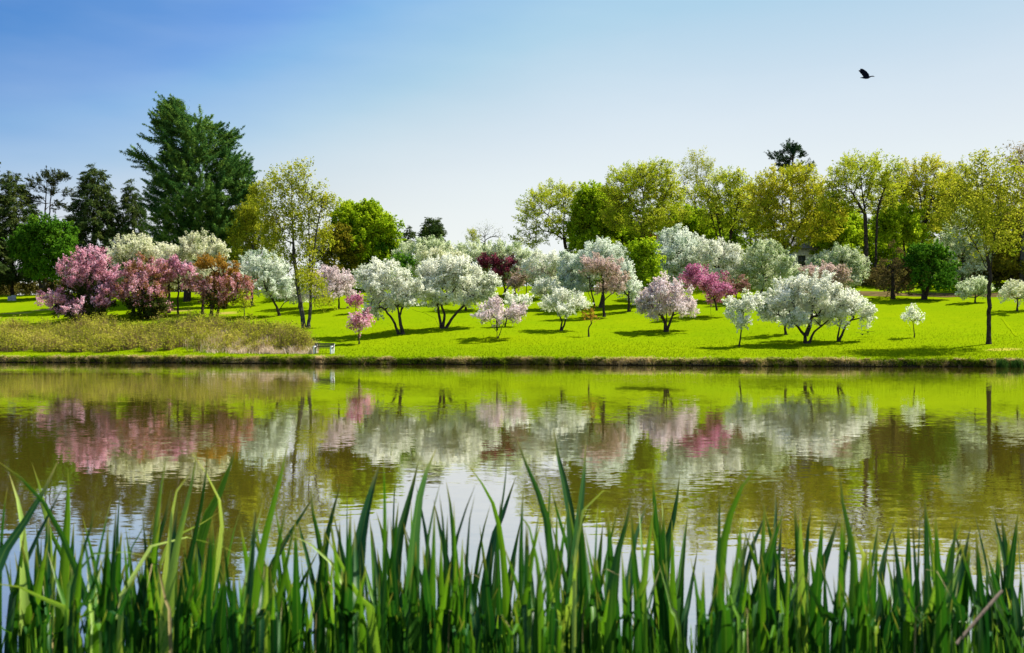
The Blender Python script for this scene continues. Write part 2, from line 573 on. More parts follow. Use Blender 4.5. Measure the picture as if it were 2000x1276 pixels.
GREEN = sp([(0.0, (0.025, 0.085, 0.008)), (0.5, (0.075, 0.19, 0.012)), (1.0, (0.17, 0.30, 0.018))], L=0.30, Wd=0.20, per=150, rc=0.85, dens=1.15, trans=0.35, up=0.3, name='green_leaf')
OAK = sp([(0.0, (0.22, 0.31, 0.010)), (0.5, (0.41, 0.47, 0.022)), (1.0, (0.57, 0.54, 0.06))], L=0.20, Wd=0.13, per=92, rc=0.72, dens=2.0, trans=0.5, up=0.3, out=1.0, bare=0.10, flat=0.5, wide=1.16, tip=0.038, name='young_oak_leaf')
OAKGOLD = dict(OAK, mat=leaf_mat('golden_oak_leaf', [(0.0, (0.25, 0.32, 0.010)), (0.5, (0.46, 0.47, 0.022)), (1.0, (0.63, 0.54, 0.05))], 0.5))
OLIVE = sp([(0.0, (0.20, 0.23, 0.012)), (0.5, (0.34, 0.38, 0.018)), (1.0, (0.50, 0.46, 0.04))], L=0.20, Wd=0.13, per=110, rc=0.8, dens=1.6, trans=0.5, up=0.9, bare=0.10, tip=0.020, bark=BARK_G, name='olive_leaf')
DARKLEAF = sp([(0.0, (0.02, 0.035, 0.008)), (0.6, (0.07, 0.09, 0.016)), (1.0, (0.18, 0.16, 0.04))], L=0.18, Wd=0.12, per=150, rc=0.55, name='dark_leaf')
TOPPINE = sp([(0.0, (0.012, 0.040, 0.022)), (1.0, (0.07, 0.12, 0.045))], L=0.42, Wd=0.085, per=170, rc=0.7, shoots=6, up=0.15, out=1.2, dens=1.6, trans=0.15, flat=0.45, thin=0.25, name='blue_green_needle')
OLIVESPARSE = sp([(0.0, (0.20, 0.23, 0.012)), (0.5, (0.34, 0.37, 0.018)), (1.0, (0.50, 0.46, 0.05))], L=0.18, Wd=0.11, per=80, rc=0.95, dens=1.4, trans=0.5, up=1.1, bare=0.12, tip=0.020, bark=BARK, name='budding_leaf')
TAN = sp([(0.0, (0.16, 0.13, 0.04)), (0.5, (0.28, 0.21, 0.07)), (1.0, (0.38, 0.26, 0.10))], L=0.18, Wd=0.12, per=60, rc=1.0, dens=1.4, trans=0.45, up=1.0, bare=0.25, tip=0.022, bark=BARK_G, name='tan_bud')
BARE = sp([(0.0, (0.13, 0.16, 0.05)), (1.0, (0.28, 0.29, 0.12))], L=0.16, Wd=0.10, per=10, rc=0.9, dens=1.8, bare=0.5, up=1.0, tip=0.020, bark=BARK_G, name='bud')
BROWNOLIVE = sp([(0.0, (0.05, 0.05, 0.006)), (0.5, (0.19, 0.18, 0.012)), (1.0, (0.36, 0.29, 0.022))], L=0.26, Wd=0.16, per=90, rc=0.8, dens=1.1, trans=0.4, name='brown_olive_leaf')
PINE = sp([(0.0, (0.014, 0.055, 0.016)), (0.5, (0.068, 0.160, 0.030)), (1.0, (0.25, 0.37, 0.05))], L=0.50, Wd=0.085, per=380, rc=1.0, shoots=4, up=0.25, out=1.4, dens=1.45, trans=0.25, nup=0.25, thin=0.26, ln=1.7, flat=0.8, sag=-0.25, name='pine_needle')
SPRUCE = sp([(0.0, (0.020, 0.045, 0.014)), (0.5, (0.060, 0.095, 0.022)), (1.0, (0.15, 0.17, 0.035))], L=0.42, Wd=0.085, per=210, rc=0.95, shoots=6, up=-0.6, out=0.9, dens=2.6, trans=0.15, flat=0.7, nup=0.3, thin=0.22, name='spruce_needle')
LARCH = sp([(0.0, (0.05, 0.045, 0.014)), (0.5, (0.13, 0.10, 0.032)), (1.0, (0.22, 0.15, 0.05))], L=0.30, Wd=0.07, per=110, rc=0.65, shoots=5, up=-0.1, out=1.0, dens=2.4, trans=0.25, flat=0.5, thin=0.2, name='brown_needle')
FLATPINE = sp([(0.0, (0.015, 0.032, 0.012)), (1.0, (0.085, 0.095, 0.026))], L=0.40, Wd=0.08, per=150, rc=0.85, shoots=6, up=0.25, out=1.0, dens=1.4, trans=0.15, flat=0.35, thin=0.2, name='flat_pine_needle')


# ------------------------------------------------------------------ trees
def grow(stems, clumps, tip, r0, g, twig=True):
    """a branch skeleton: stems are polylines of points from the ground up; every clump is reached by a bent branch.
    returns edge arrays (A, B, ra, rb)"""
    pos, par, plen = [], [], []
    for st in stems:
        prev, L = -1, 0.0
        if pos and st[0][2] > stems[0][0][2] + 0.9:
            prev = int(np.argmin(np.linalg.norm(np.array(pos) - st[0], axis=1)))
            L = plen[prev]
            st = [pos[prev]] + list(st[1:])
        for i in range(len(st) - 1):
            a, b = st[i], st[i + 1]
            n = max(2, int(np.linalg.norm(b - a) / 0.35))
            for k in range(n + (i == len(st) - 2)):
                p = a + (b - a) * (k / n)
                if prev >= 0:
                    p = p + g.normal(size=3) * 0.025
                    L += np.linalg.norm(p - pos[prev])
                pos.append(p)
                if prev >= 0 and np.linalg.norm(p - pos[prev]) < 0.02:
                    pos.pop()
                    continue
                par.append(prev)
                plen.append(L)
                prev = len(pos) - 1
    nst = len(pos)
    zmin = min(s[0][2] for s in stems)
    ztop = max(s[-1][2] for s in stems)
    zfork = zmin + 0.5 * (ztop - zmin)
    order = np.argsort([min(np.linalg.norm(c - s[-1]) for s in stems) for c in clumps])
    cap = 20000
    P = np.zeros((cap, 3))
    P[:nst] = pos
    PL = np.zeros(cap)
    PL[:nst] = plen
    cnt = nst
    low = np.zeros(cap, bool)
    low[:nst] = [p[2] < zfork for p in pos]
    ends = []
    for ci in order:
        c = clumps[ci]
        q = P[:cnt]
        dv = c - q
        d = np.linalg.norm(dv, axis=1)
        cost = d + 0.22 * PL[:cnt] + 0.9 * np.clip(q[:, 2] - c[2] + 0.25 * d, 0, None) + 50 * low[:cnt]
        j = int(np.argmin(cost))
        D = d[j]
        n = max(1, int(D / 0.45))
        a = q[j].copy()
        side = g.normal(size=3) * 0.10 * D
        side[2] += 0.10 * D
        prev = j
        for k in range(1, n + 1):
            if cnt >= cap:
                break
            u = k / n
            p = a + (c - a) * u + side * math.sin(math.pi * u) + (g.normal(size=3) * 0.03 if k < n else 0)
            P[cnt] = p
            PL[cnt] = PL[prev] + np.linalg.norm(p - P[prev])
            par.append(prev)
            prev = cnt
            cnt += 1
        ends.append(prev)
    w = np.zeros(cnt)
    for e in ends:
        w[e] += 1
    for st_end in range(nst):
        pass
    for i in range(cnt - 1, -1, -1):
        if w[i] == 0:
            w[i] = 0.5
        if par[i] >= 0:
            w[par[i]] += w[i] if par[i] != i - 1 or i >= nst or True else 0
    par = np.array(par[:cnt])
    wr = np.sqrt(np.maximum(w, 0.6))
    top = max(wr[i] for i in range(cnt) if par[i] < 0)
    rad = np.maximum(tip, r0 * (wr / top) ** 1.25)
    base = P[:cnt][:, 2] - zmin
    rad = rad * (1 + 0.55 * np.exp(-base / 0.30) * (np.arange(cnt) < nst))
    rad = rad * np.where(np.arange(cnt) < nst, 1.12 - 0.42 * np.clip(base / max(1.0, 0.8 * (ztop - zmin)), 0, 1), 1.0)
    i = np.nonzero(par >= 0)[0]
    return P[par[i]], P[i], rad[par[i]], rad[i]


def foliage(geo, C, centre, size, k, g):
    """leaf sprays at clump centres C"""
    n = len(C)
    if n == 0:
        return
    sh = k['shoots']
    per = max(2, k['per'] // sh)
    outw = nrm((C - centre) / size)
    c = np.repeat(C, sh, axis=0)
    o = np.repeat(outw, sh, axis=0)
    d = nrm(k['out'] * o + np.array([0, 0, k['up']]) + 0.75 * randdir(len(c), g))
    ln = k['rc'] * k['ln'] * g.uniform(0.7, 1.7, len(c))
    start = c + randdir(len(c), g) * k['rc'] * 0.35
    ctint = np.repeat(np.repeat(g.uniform(0, 1, n), sh), per)
    m = len(c) * per
    u = g.uniform(0, 1, m) ** 0.8
    dd, ll, st = np.repeat(d, per, axis=0), np.repeat(ln, per), np.repeat(start, per, axis=0)
    rad = k['rc'] * k['thin'] * (1.15 - u)
    off = g.normal(size=(m, 3)) * rad[:, None]
    p = st + dd * (ll * u)[:, None] + off * np.array([1, 1, k['flat']])
    p[:, 2] -= k['sag'] * u * u * ll
    nn = nrm(0.5 * nrm(off + 1e-6) + 0.45 * np.repeat(np.repeat(outw, sh, axis=0), per, axis=0) + np.array([0, 0, k['nup']]) + 0.8 * randdir(m, g))
    sc = g.uniform(0.65, 1.35, m)
    along = None
    if k['L'] / k['W'] > 3:
        along = nrm(dd * 0.7 + nrm(off + 1e-6))
    q = leaf_quads(p, nn, k['L'] * sc, k['W'] * sc, g, along)
    geo.quads(q, np.clip(k['cl'] * ctint + (1 - k['cl']) * g.uniform(0, 1, m), 0, 1))


NTREE = [0]


def sublobes(l, t, r, b, k, g):
    cx, cyy, rx, ry = (l + r) / 2, (t + b) / 2, (r - l) / 2, (b - t) / 2
    out = [(cx, cyy, rx * 0.72, ry * 0.72)]
    for i in range(k):
        a = 2 * math.pi * (i + g.uniform(-0.3, 0.3)) / k
        f = g.uniform(0.36, 0.50)
        q = 1 - f
        out.append((cx + math.cos(a) * rx * q, cyy + math.sin(a) * ry * q, rx * f, ry * f))
    return out


def tree(name, label, cat, px, kind, row=None, s=None, box=None, lobes=None, profile=None, stems=None, k=6, r0=0.12, dens=1.0, leaf=1.0, group=None,
         deep=0.9, extra=None, sat=1.0):
    """a tree standing at photo column px (photo row, or s metres behind the shore). box / lobes / profile give its crown's outline as measured in
    the photo, turned into metres at the tree's own distance; the crown is as deep as it is wide."""
    NTREE[0] += 1
    g = np.random.default_rng(100 + NTREE[0])
    base = spot(px, row, s)
    d = base[1]
    mpp = d / F
    kinds = [(kind, box, lobes)] + (extra or [])
    root = empty(name, base, label, cat, group)
    geos, allc, crown_pts = [], [], []
    for (kd, bx, lb) in kinds:
        L = list(lb) if lb else (sublobes(*bx, k, g) if bx else [])
        cl = []
        if L:
            C0 = np.array([at(a, b, d) for a, b, _, _ in L])
            span = (max(a + c for a, b, c, e in L) - min(a - c for a, b, c, e in L)) * mpp
            C0[:, 1] += g.uniform(-0.22, 0.22, len(L)) * span * deep
            C0[0, 1] = d
            for c0, (a, b, rx, ry) in zip(C0, L):
                rx, ry = rx * mpp * 1.13 * kd['wide'], ry * mpp * 1.10
                n = max(3, int(rx * ry * math.pi * kd['dens'] * dens * 1.25))
                v = randdir(n, g) * (g.uniform(0, 1, (n, 1)) ** 0.36)
                v[:, 2] = np.where(v[:, 2] < 0, v[:, 2] * 0.85, v[:, 2])
                shrink = 1 - min(0.35, 0.42 * kd['rc'] / max(rx, ry))
                cl.append(c0 + v * np.array([rx, rx * deep, ry]) * shrink)
        if profile and kd is kind:
            rows = np.array([p[0] for p in profile], float)
            lf, rt = np.array([p[1] for p in profile], float), np.array([p[2] for p in profile], float)
            hw = (rt - lf) / 2
            area = np.trapz(rt - lf, rows) * mpp * mpp
            n = int(area * kd['dens'] * dens * 1.3)
            rr = np.linspace(rows[0], rows[-1], 200)
            pdf = np.interp(rr, rows, hw) + 2
            rsel = g.choice(rr, size=n, p=pdf / pdf.sum())
            ang = g.uniform(0, 2 * math.pi, n)
            u = g.uniform(0, 1, n) ** 0.42
            h = np.interp(rsel, rows, hw)
            c0 = np.interp(rsel, rows, (lf + rt) / 2)
            hm = np.maximum(h * mpp - 0.35 * kd['rc'] * (kd['ln'] * 3.4 - 2.4), 0.1)
            cl.append(np.stack([(c0 - 1000) * mpp + np.cos(ang) * u * hm, d + np.sin(ang) * u * hm, CAMZ - (rsel - HZ) * mpp], axis=1))
        C = np.concatenate(cl)
        C = C[C[:, 2] > np.array([ground(c[0], c[1]) for c in C]) + 0.15]
        keep = []
        md = 0.5 * kd['rc']
        for i in range(len(C)):
            if not keep or np.min(np.linalg.norm(C[keep] - C[i], axis=1)) > md:
                keep.append(i)
        C = C[keep]
        ctr = C.mean(axis=0)
        size = np.maximum(C.std(axis=0) * 2, 0.3)
        if profile and kd is kind:
            ctr3 = np.stack([np.full(len(C), ctr[0]), np.full(len(C), d), C[:, 2]], axis=1)
        else:
            ctr3 = ctr - np.array([0, 0, size[2] * 0.35])
        leafy = g.uniform(0, 1, len(C)) >= kd['bare']
        geos.append((kd, C[leafy], (ctr3[leafy] if ctr3.ndim == 2 else ctr3), size))
        allc.append(C)
    AC = np.concatenate(allc)
    if stems is None:
        zt = np.percentile(AC[:, 2], 92 if profile else 35)
        if profile:
            top = np.array([(profile[0][1] + profile[0][2]) / 2 * 1.0, profile[0][0]])
            st = [[base - [0, 0, 0.15], np.array([base[0], d, base[2] + 0.5]), at(top[0], top[1] + 3, d)]]
        else:
            cx = 0.5 * base[0] + 0.5 * AC[:, 0].mean()
            st = [[base - [0, 0, 0.15], np.array([0.7 * base[0] + 0.3 * cx, d, base[2] + 0.45 * (zt - base[2])]), np.array([cx, d, zt])]]
    else:
        st = []
        for poly in stems:
            pts = [at(a, b, d) for a, b in poly]
            off = g.uniform(-0.12, 0.12) * (pts[-1][2] - pts[0][2])
            for i, p in enumerate(pts):
                p[1] += off * i / max(1, len(pts) - 1)
            z0 = ground(pts[0][0], pts[0][1])
            if pts[0][2] < z0 + 0.55:
                pts[0][2] = min(pts[0][2], z0) - 0.15
            st.append(pts)
    A, B, ra, rb = grow(st, AC, kind['tip'], r0, g)
    tg = Geo()
    tg.quads(tube_quads(A, B + 0.04 * (B - A), ra, rb, 6), 0.5)
    tg.build('trunk', kind['bark'], root, base, smooth=True)
    for (kd, C, c3, size) in geos:
        geo = Geo()
        kk = dict(kd)
        kk['per'] = int(kd['per'] * leaf)
        foliage(geo, C, c3, size, kk, g)
        geo.build('crown', kd['mat'], root, base)
    return root


G_PINK, G_WHITE = 'blossoming crabapple trees on the lawn', 'white blossoming trees on the lawn'
G_WOOD = 'tall trees of the wood behind the lawn'
CON = 'conifers at the back of the lawn'
CA, DT = 'blossom tree', 'tree'

# --- far left
tree('spruce_tree', 'dark spruce cut off by the left edge, its branch tips poking into the sky', 'spruce', -105, SPRUCE, s=66,
     profile=[(95, -108, -102), (180, -140, -72), (265, -168, -36), (310, -180, -22), (360, -190, -16), (420, -195, -8), (480, -200, 6), (545, -200, 10)], r0=0.35, group=CON)
tree('spruce_tree', 'ragged dark spruce at the left edge behind the leafy green tree', 'spruce', 24, SPRUCE, s=74,
     profile=[(334, 16, 24), (352, 2, 46), (385, -12, 62), (420, -18, 78), (480, -22, 74), (545, -22, 68)], r0=0.25, group=CON)
tree('pine_tree', 'thin flat topped pine with two bare stems standing left of the broad spruce', 'pine', 98, FLATPINE, s=78,
     lobes=[(97, 352, 32, 13), (118, 349, 20, 9), (70, 365, 16, 9), (125, 378, 15, 10), (112, 400, 24, 8), (78, 395, 16, 10), (100, 375, 18, 9), (66, 425, 10, 8), (126, 428, 12, 7)],
     stems=[[(93, 560), (92, 480), (91, 420), (97, 350)], [(103, 560), (101, 480), (100, 430), (108, 350)]], r0=0.16, group=CON)
tree('leafy_tree', 'rounded leafy green tree at left below the flat topped pine', DT, 88, GREEN, s=64, box=(28, 420, 150, 552), k=8,
     stems=[[(80, 563), (72, 520), (66, 480)], [(85, 563), (92, 515), (105, 470)]], r0=0.2, dens=1.2)
tree('spruce_tree', 'broad cone shaped spruce with drooping boughs between flat topped pine and giant pine', 'spruce', 182, SPRUCE, s=78,
     profile=[(324, 180, 190), (340, 166, 203), (365, 158, 216), (395, 148, 226), (430, 136, 234), (470, 130, 238), (520, 132, 236), (560, 140, 228)], r0=0.3, dens=1.15, group=CON)
tree('spruce_tree', 'slim pointed spruce tight against the left side of the giant pine', 'spruce', 258, SPRUCE, s=80,
     profile=[(349, 256, 260), (370, 246, 268), (400, 240, 278), (440, 234, 286), (500, 230, 292), (550, 232, 292)], r0=0.2, group=CON)
tree('white_pine', 'giant dark green pine towering above everything else at left', 'pine', 364, PINE, s=57, deep=0.8,
     profile=[(190, 349, 364), (205, 330, 376), (222, 312, 384), (240, 308, 418), (262, 302, 438), (285, 306, 466), (310, 312, 474), (335, 302, 488), (362, 294, 500), (392, 288, 503), (425, 292, 500), (455, 282, 494), (485, 286, 482), (515, 300, 470)],
     lobes=[(280, 310, 12, 4), (296, 320, 16, 6), (310, 330, 14, 7), (430, 266, 16, 12), (455, 330, 20, 14), (462, 375, 20, 12), (330, 240, 12, 10), (400, 240, 12, 10), (316, 280, 12, 9), (310, 352, 14, 8)],
     stems=[[(364, 604), (366, 540), (372, 470), (366, 380), (358, 280), (356, 200)], [(366, 540), (395, 470), (420, 380), (428, 270)]], r0=0.5, dens=1.1, leaf=1.0)

# --- pink row at the left and the cream trees behind it
tree('crabapple_tree', 'cream blossom tree behind the leftmost pink crabapple', CA, 262, CREAM, s=39, lobes=[(258, 490, 40, 30), (232, 505, 22, 20), (285, 492, 18, 20), (240, 535, 26, 26)], r0=0.16, group=G_WHITE)
tree('crabapple_tree', 'low cream blossom tree in the middle of the three behind the pink row', CA, 330, CREAM, s=40, lobes=[(328, 500, 40, 24), (300, 505, 20, 18), (352, 500, 22, 20), (330, 540, 40, 26)], r0=0.16, group=G_WHITE)
tree('crabapple_tree', 'cream blossom tree beside the pine with rust coloured leaves in front of it', CA, 396, CREAM, s=39.5, lobes=[(394, 486, 36, 28), (372, 480, 16, 18), (418, 495, 22, 22), (400, 530, 34, 26)], r0=0.16, group=G_WHITE)
tree('crabapple_tree', 'leftmost pink crabapple, its low boughs sweeping down to the grass', CA, 172, PINK, row=628,
     lobes=[(178, 512, 34, 26), (152, 530, 30, 22), (205, 535, 26, 28), (190, 560, 40, 26), (140, 555, 26, 14), (118, 582, 32, 16), (92, 597, 26, 14), (140, 597, 30, 18), (205, 585, 24, 26), (165, 602, 40, 18)],
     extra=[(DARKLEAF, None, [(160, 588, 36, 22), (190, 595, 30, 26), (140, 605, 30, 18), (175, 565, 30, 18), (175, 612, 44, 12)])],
     stems=[[(175, 628), (168, 600), (150, 570)], [(190, 627), (196, 595), (192, 555)], [(165, 628), (140, 612), (105, 605)]], r0=0.2, group=G_PINK, deep=0.8)
tree('crabapple_tree', 'pink crabapple mixed with rust and olive leaves, second of the pink row', CA, 295, PINKRUST, row=622,
     lobes=[(285, 530, 36, 24), (262, 540, 26, 26), (310, 540, 26, 24), (290, 570, 40, 26), (255, 575, 24, 20), (300, 598, 32, 20)],
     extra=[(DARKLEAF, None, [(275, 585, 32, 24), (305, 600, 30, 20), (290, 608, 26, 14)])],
     stems=[[(285, 622), (280, 590), (270, 555)], [(305, 622), (308, 590), (305, 550)], [(296, 622), (294, 585), (290, 545)]], r0=0.2, group=G_PINK)
tree('crabapple_tree', 'slender pink crabapple between the rusty one and the rightmost of the pink row', CA, 347, PINK, row=618,
     lobes=[(342, 524, 24, 20), (362, 535, 20, 18), (330, 545, 16, 16), (368, 556, 20, 14)], r0=0.12, group=G_PINK)
tree('crabapple_tree', 'pink crabapple with a rust coloured top at the right end of the pink row', CA, 415, PINKRUST, row=628,
     lobes=[(432, 556, 40, 22), (400, 560, 26, 20), (465, 562, 28, 18), (450, 580, 34, 14), (412, 580, 26, 14)],
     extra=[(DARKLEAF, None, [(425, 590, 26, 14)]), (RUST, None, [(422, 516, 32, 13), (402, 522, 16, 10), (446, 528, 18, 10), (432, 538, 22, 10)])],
     stems=[[(412, 629), (415, 600), (420, 570)], [(420, 629), (428, 600), (445, 570)]], r0=0.22, group=G_PINK)

tree('sapling', 'thin yellow green leafy sapling at the end of the pink row', 'sapling', 478, OLIVE, row=630, lobes=[(472, 580, 7, 12), (476, 600, 9, 12), (488, 605, 8, 10), (480, 618, 10, 7)], stems=[[(478, 630), (476, 600), (472, 575)]], r0=0.04, dens=2.5, leaf=0.6)
# --- around the double-stemmed tree
tree('leafy_tree', 'soft olive green tree between the giant pine and the double stemmed tree', DT, 492, OLIVE, s=52,
     lobes=[(492, 420, 30, 34), (478, 460, 32, 34), (505, 380, 22, 26), (515, 470, 34, 34), (470, 500, 26, 24), (520, 520, 30, 24)], r0=0.18, dens=1.35, leaf=1.35)
tree('crabapple_tree', 'greyish white blossom tree with a leaning forked trunk left of the double stemmed tree', CA, 546, TEALWHITE, row=617,
     lobes=[(510, 525, 42, 32), (485, 535, 24, 26), (540, 545, 26, 28), (520, 560, 36, 18), (552, 562, 16, 20)],
     stems=[[(546, 617), (541, 600), (530, 580), (518, 560)], [(545, 606), (555, 592), (566, 584)], ], r0=0.15, group=G_WHITE)
tree('crabapple_tree', 'white blossom tree glimpsed behind the two grey stems', CA, 585, WHITE, s=46, lobes=[(578, 566, 32, 22), (560, 575, 18, 16), (600, 560, 22, 20)], r0=0.12, group=G_WHITE)
tree('crabapple_tree', 'blush white blossom tree with a thin straight trunk right of the double stemmed tree', CA, 662, BLUSH, row=604,
     lobes=[(645, 548, 36, 24), (625, 540, 26, 18), (668, 560, 22, 20), (640, 572, 40, 14), (682, 572, 10, 12)], stems=[[(662, 604), (662, 580), (655, 555)]], r0=0.11, group=G_WHITE)
tree('leafy_tree', 'tall double stemmed tree with thin olive leaves beside the reed bed', DT, 598, OLIVE, row=641,
     lobes=[(560, 370, 44, 34), (590, 358, 36, 32), (540, 410, 36, 36), (605, 410, 36, 42), (570, 440, 44, 44), (632, 400, 24, 36), (545, 480, 34, 34), (585, 500, 36, 34), (618, 470, 24, 34), (528, 450, 26, 30), (612, 560, 30, 26), (628, 590, 22, 22), (598, 540, 26, 22)],
     stems=[[(595, 641), (587, 600), (580, 555), (572, 500), (568, 430), (566, 350)], [(602, 641), (606, 600), (604, 540), (602, 470), (598, 380), (592, 340)], [(606, 590), (612, 510), (622, 440), (634, 380)], [(583, 575), (572, 540), (556, 515)]],
     r0=0.23, dens=1.1, leaf=0.65)
tree('leafy_tree', 'brownish olive tree in front of the round bright green one', DT, 655, BROWNOLIVE, s=62, lobes=[(655, 470, 30, 36), (632, 490, 30, 34), (680, 500, 24, 34), (645, 525, 40, 26)], r0=0.2, dens=1.3)
tree('leafy_tree', 'big round fresh green tree left of the two distant dark conifers', DT, 715, LIME, s=68, lobes=[(712, 440, 46, 42), (680, 430, 30, 28), (745, 450, 34, 36), (700, 480, 46, 36), (755, 480, 28, 30), (715, 415, 30, 20), (735, 510, 44, 24)],
     extra=[(GREEN, None, [(690, 470, 40, 44), (735, 495, 44, 28), (700, 520, 40, 20)])], r0=0.3, dens=1.25, leaf=1.2)
tree('conifer_tree', 'small dark conifer far away, left of a wider pair', 'conifer', 799, SPRUCE, s=150, profile=[(443, 796, 802), (452, 790, 808), (465, 787, 811), (490, 786, 812)], r0=0.25, dens=1.3)
tree('conifer_tree', 'wider twin topped dark conifer far away above the white blossom', 'conifer', 846, SPRUCE, s=150, profile=[(426, 838, 856), (438, 828, 862), (450, 822, 868), (470, 820, 870), (490, 822, 868)], r0=0.3, dens=1.4)
tree('bare_tree', 'hazy bare twigged tree on the skyline left of the spreading oak', DT, 948, BARE, s=120, lobes=[(955, 455, 28, 22), (930, 462, 22, 18), (975, 465, 16, 16)], extra=[(OLIVE, None, [(925, 465, 16, 16)])], r0=0.2)

# --- blossom trees, middle
tree('crabapple_tree', 'small deep pink tuft of a sapling peeping over its pink neighbour', CA, 695, MAGENTA, row=612, lobes=[(694, 591, 13, 9), (700, 588, 8, 6)], r0=0.05, group=G_PINK, dens=1.7)
tree('crabapple_tree', 'little pink crabapple standing alone right of the bench', CA, 701, PINK, row=672, lobes=[(705, 630, 18, 16), (697, 634, 12, 14), (715, 628, 12, 12)], stems=[[(701, 672), (701, 652), (704, 632)]], r0=0.06, group=G_PINK, dens=2.0, leaf=0.8)
tree('crabapple_tree', 'green shrubby tree wedged between the white blossoms left of centre', DT, 782, GREEN, s=54, lobes=[(780, 518, 22, 14), (765, 525, 16, 12), (780, 540, 24, 20)], r0=0.1)
tree('crabapple_tree', 'pale greenish blossom tree topmost at left of centre, just below the twin topped conifer', CA, 825, GREENWHITE, s=60, lobes=[(835, 490, 36, 26), (800, 500, 28, 24), (860, 492, 26, 24), (815, 520, 36, 24)], r0=0.16, group=G_WHITE)
tree('crabapple_tree', 'cream tinted blossom tree peeking over the wide white one', CA, 872, CREAM, s=50, lobes=[(872, 510, 34, 24), (848, 505, 22, 18), (895, 515, 20, 20), (875, 540, 36, 24)], r0=0.15, group=G_WHITE)
tree('crabapple_tree', 'greenish white blossom tree behind the deep pink one', CA, 925, GREENWHITE, s=60, lobes=[(925, 497, 32, 22), (905, 502, 22, 20), (948, 500, 18, 18), (930, 525, 34, 24)], r0=0.15, group=G_WHITE)
tree('crabapple_tree', 'white blossom tree with two leaning trunks in a narrow V', CA, 784, WHITE, row=653,
     lobes=[(755, 560, 44, 34), (720, 545, 28, 24), (790, 560, 40, 30), (740, 530, 34, 16), (735, 590, 30, 20), (775, 590, 34, 20), (812, 575, 24, 24), (700, 540, 16, 12), (722, 610, 22, 12)],
     stems=[[(780, 653), (768, 625), (752, 605), (738, 595)], [(787, 653), (780, 620), (776, 600), (778, 570)], [(780, 620), (790, 585), (796, 560)]], r0=0.17, group=G_WHITE, deep=0.8)
tree('crabapple_tree', 'wide white blossom tree with low limbs spreading from one stool, left of centre', CA, 863, WHITE, row=642,
     lobes=[(865, 540, 44, 32), (905, 545, 38, 32), (838, 545, 34, 28), (880, 525, 40, 22), (935, 565, 30, 28), (850, 580, 34, 18), (910, 580, 36, 18), (830, 570, 24, 24), (950, 560, 20, 22)],
     stems=[[(861, 642), (850, 622), (830, 612), (806, 606)], [(865, 642), (868, 615), (862, 595), (864, 565)], [(870, 642), (885, 618), (905, 598), (915, 570)], [(863, 642), (857, 612), (855, 590), (852, 560)]], r0=0.15, group=G_WHITE, deep=0.8)
tree('crabapple_tree', 'white blossom tree on a short dark trunk just behind the wide white one', CA, 909, WHITE, row=607, lobes=[(915, 565, 38, 24), (895, 575, 22, 18), (940, 572, 22, 18)], r0=0.13, group=G_WHITE)
tree('crabapple_tree', 'deep maroon pink blossom tree between white ones left of the oak', CA, 985, MAROON, row=579, lobes=[(985, 525, 28, 22), (955, 515, 22, 16), (1000, 540, 16, 16), (970, 505, 20, 10)],
     stems=[[(984, 579), (986, 565), (982, 550)], [(986, 570), (994, 558), (998, 545)]], r0=0.16, group=G_PINK)
tree('crabapple_tree', 'green leaved blossom tree under the spreading oak', CA, 1005, GREENWHITE, s=60, lobes=[(1000, 505, 38, 26), (975, 495, 24, 20), (1030, 512, 26, 24), (1005, 530, 34, 22)], r0=0.15, group=G_WHITE, leaf=0.9)
tree('crabapple_tree', 'airy white blossom tree right below the spreading oak trunk', CA, 1065, WHITE, s=54, lobes=[(1065, 515, 34, 24), (1040, 525, 22, 18), (1085, 520, 20, 22), (1065, 545, 30, 20)], r0=0.14, group=G_WHITE, leaf=0.8)
tree('crabapple_tree', 'greyish pink blossom tree on thin stems right of the maroon one', CA, 1028, PEACH, row=582, lobes=[(1035, 540, 30, 14), (1012, 550, 18, 12), (1055, 535, 22, 14), (1015, 555, 16, 8)],
     stems=[[(1028, 582), (1028, 565), (1030, 548)], [(1010, 580), (1006, 566), (1003, 556)]], r0=0.07, group=G_PINK)
tree('crabapple_tree', 'small white blossom tree touching the back of the one at centre', CA, 1068, WHITE, row=603, lobes=[(1068, 566, 22, 16), (1055, 572, 14, 12), (1082, 575, 14, 12), (1066, 555, 12, 9)], r0=0.08, group=G_WHITE)
tree('crabapple_tree', 'white blossom tree with a forked leaning trunk at centre', CA, 1095, WHITE, row=646, lobes=[(1103, 588, 30, 18), (1080, 596, 22, 14), (1128, 594, 18, 14), (1105, 602, 34, 10), (1100, 578, 18, 10)],
     stems=[[(1094, 646), (1098, 628), (1092, 614), (1085, 600)], [(1096, 640), (1106, 622), (1112, 604)]], r0=0.09, group=G_WHITE)
tree('crabapple_tree', 'low umbrella shaped pale pink blossom tree left of centre, nearest the water', CA, 972, BLUSH, row=661, lobes=[(978, 608, 34, 15), (952, 614, 22, 13), (1005, 612, 22, 14), (978, 620, 42, 10), (975, 600, 20, 9)],
     stems=[[(972, 661), (971, 648), (960, 636), (955, 622)], [(972, 650), (982, 634), (985, 618)], [(971, 646), (970, 632), (972, 615)]], r0=0.11, group=G_PINK)
tree('crabapple_tree', 'thin white blossom tree peeping out behind the umbrella shaped pink one', CA, 1004, WHITE, row=638, lobes=[(1010, 589, 24, 9), (996, 594, 14, 9), (1020, 592, 12, 7)], stems=[[(986, 638), (990, 620), (1000, 598)]], r0=0.07, group=G_WHITE)
tree('sapling', 'tiny brown leaved sapling on a bent stem right of centre', 'sapling', 1150, RUST, row=658, lobes=[(1153, 618, 10, 6), (1148, 622, 6, 4)], stems=[[(1150, 658), (1149, 645), (1154, 632), (1154, 618)]], r0=0.07, dens=1.6, leaf=0.5)
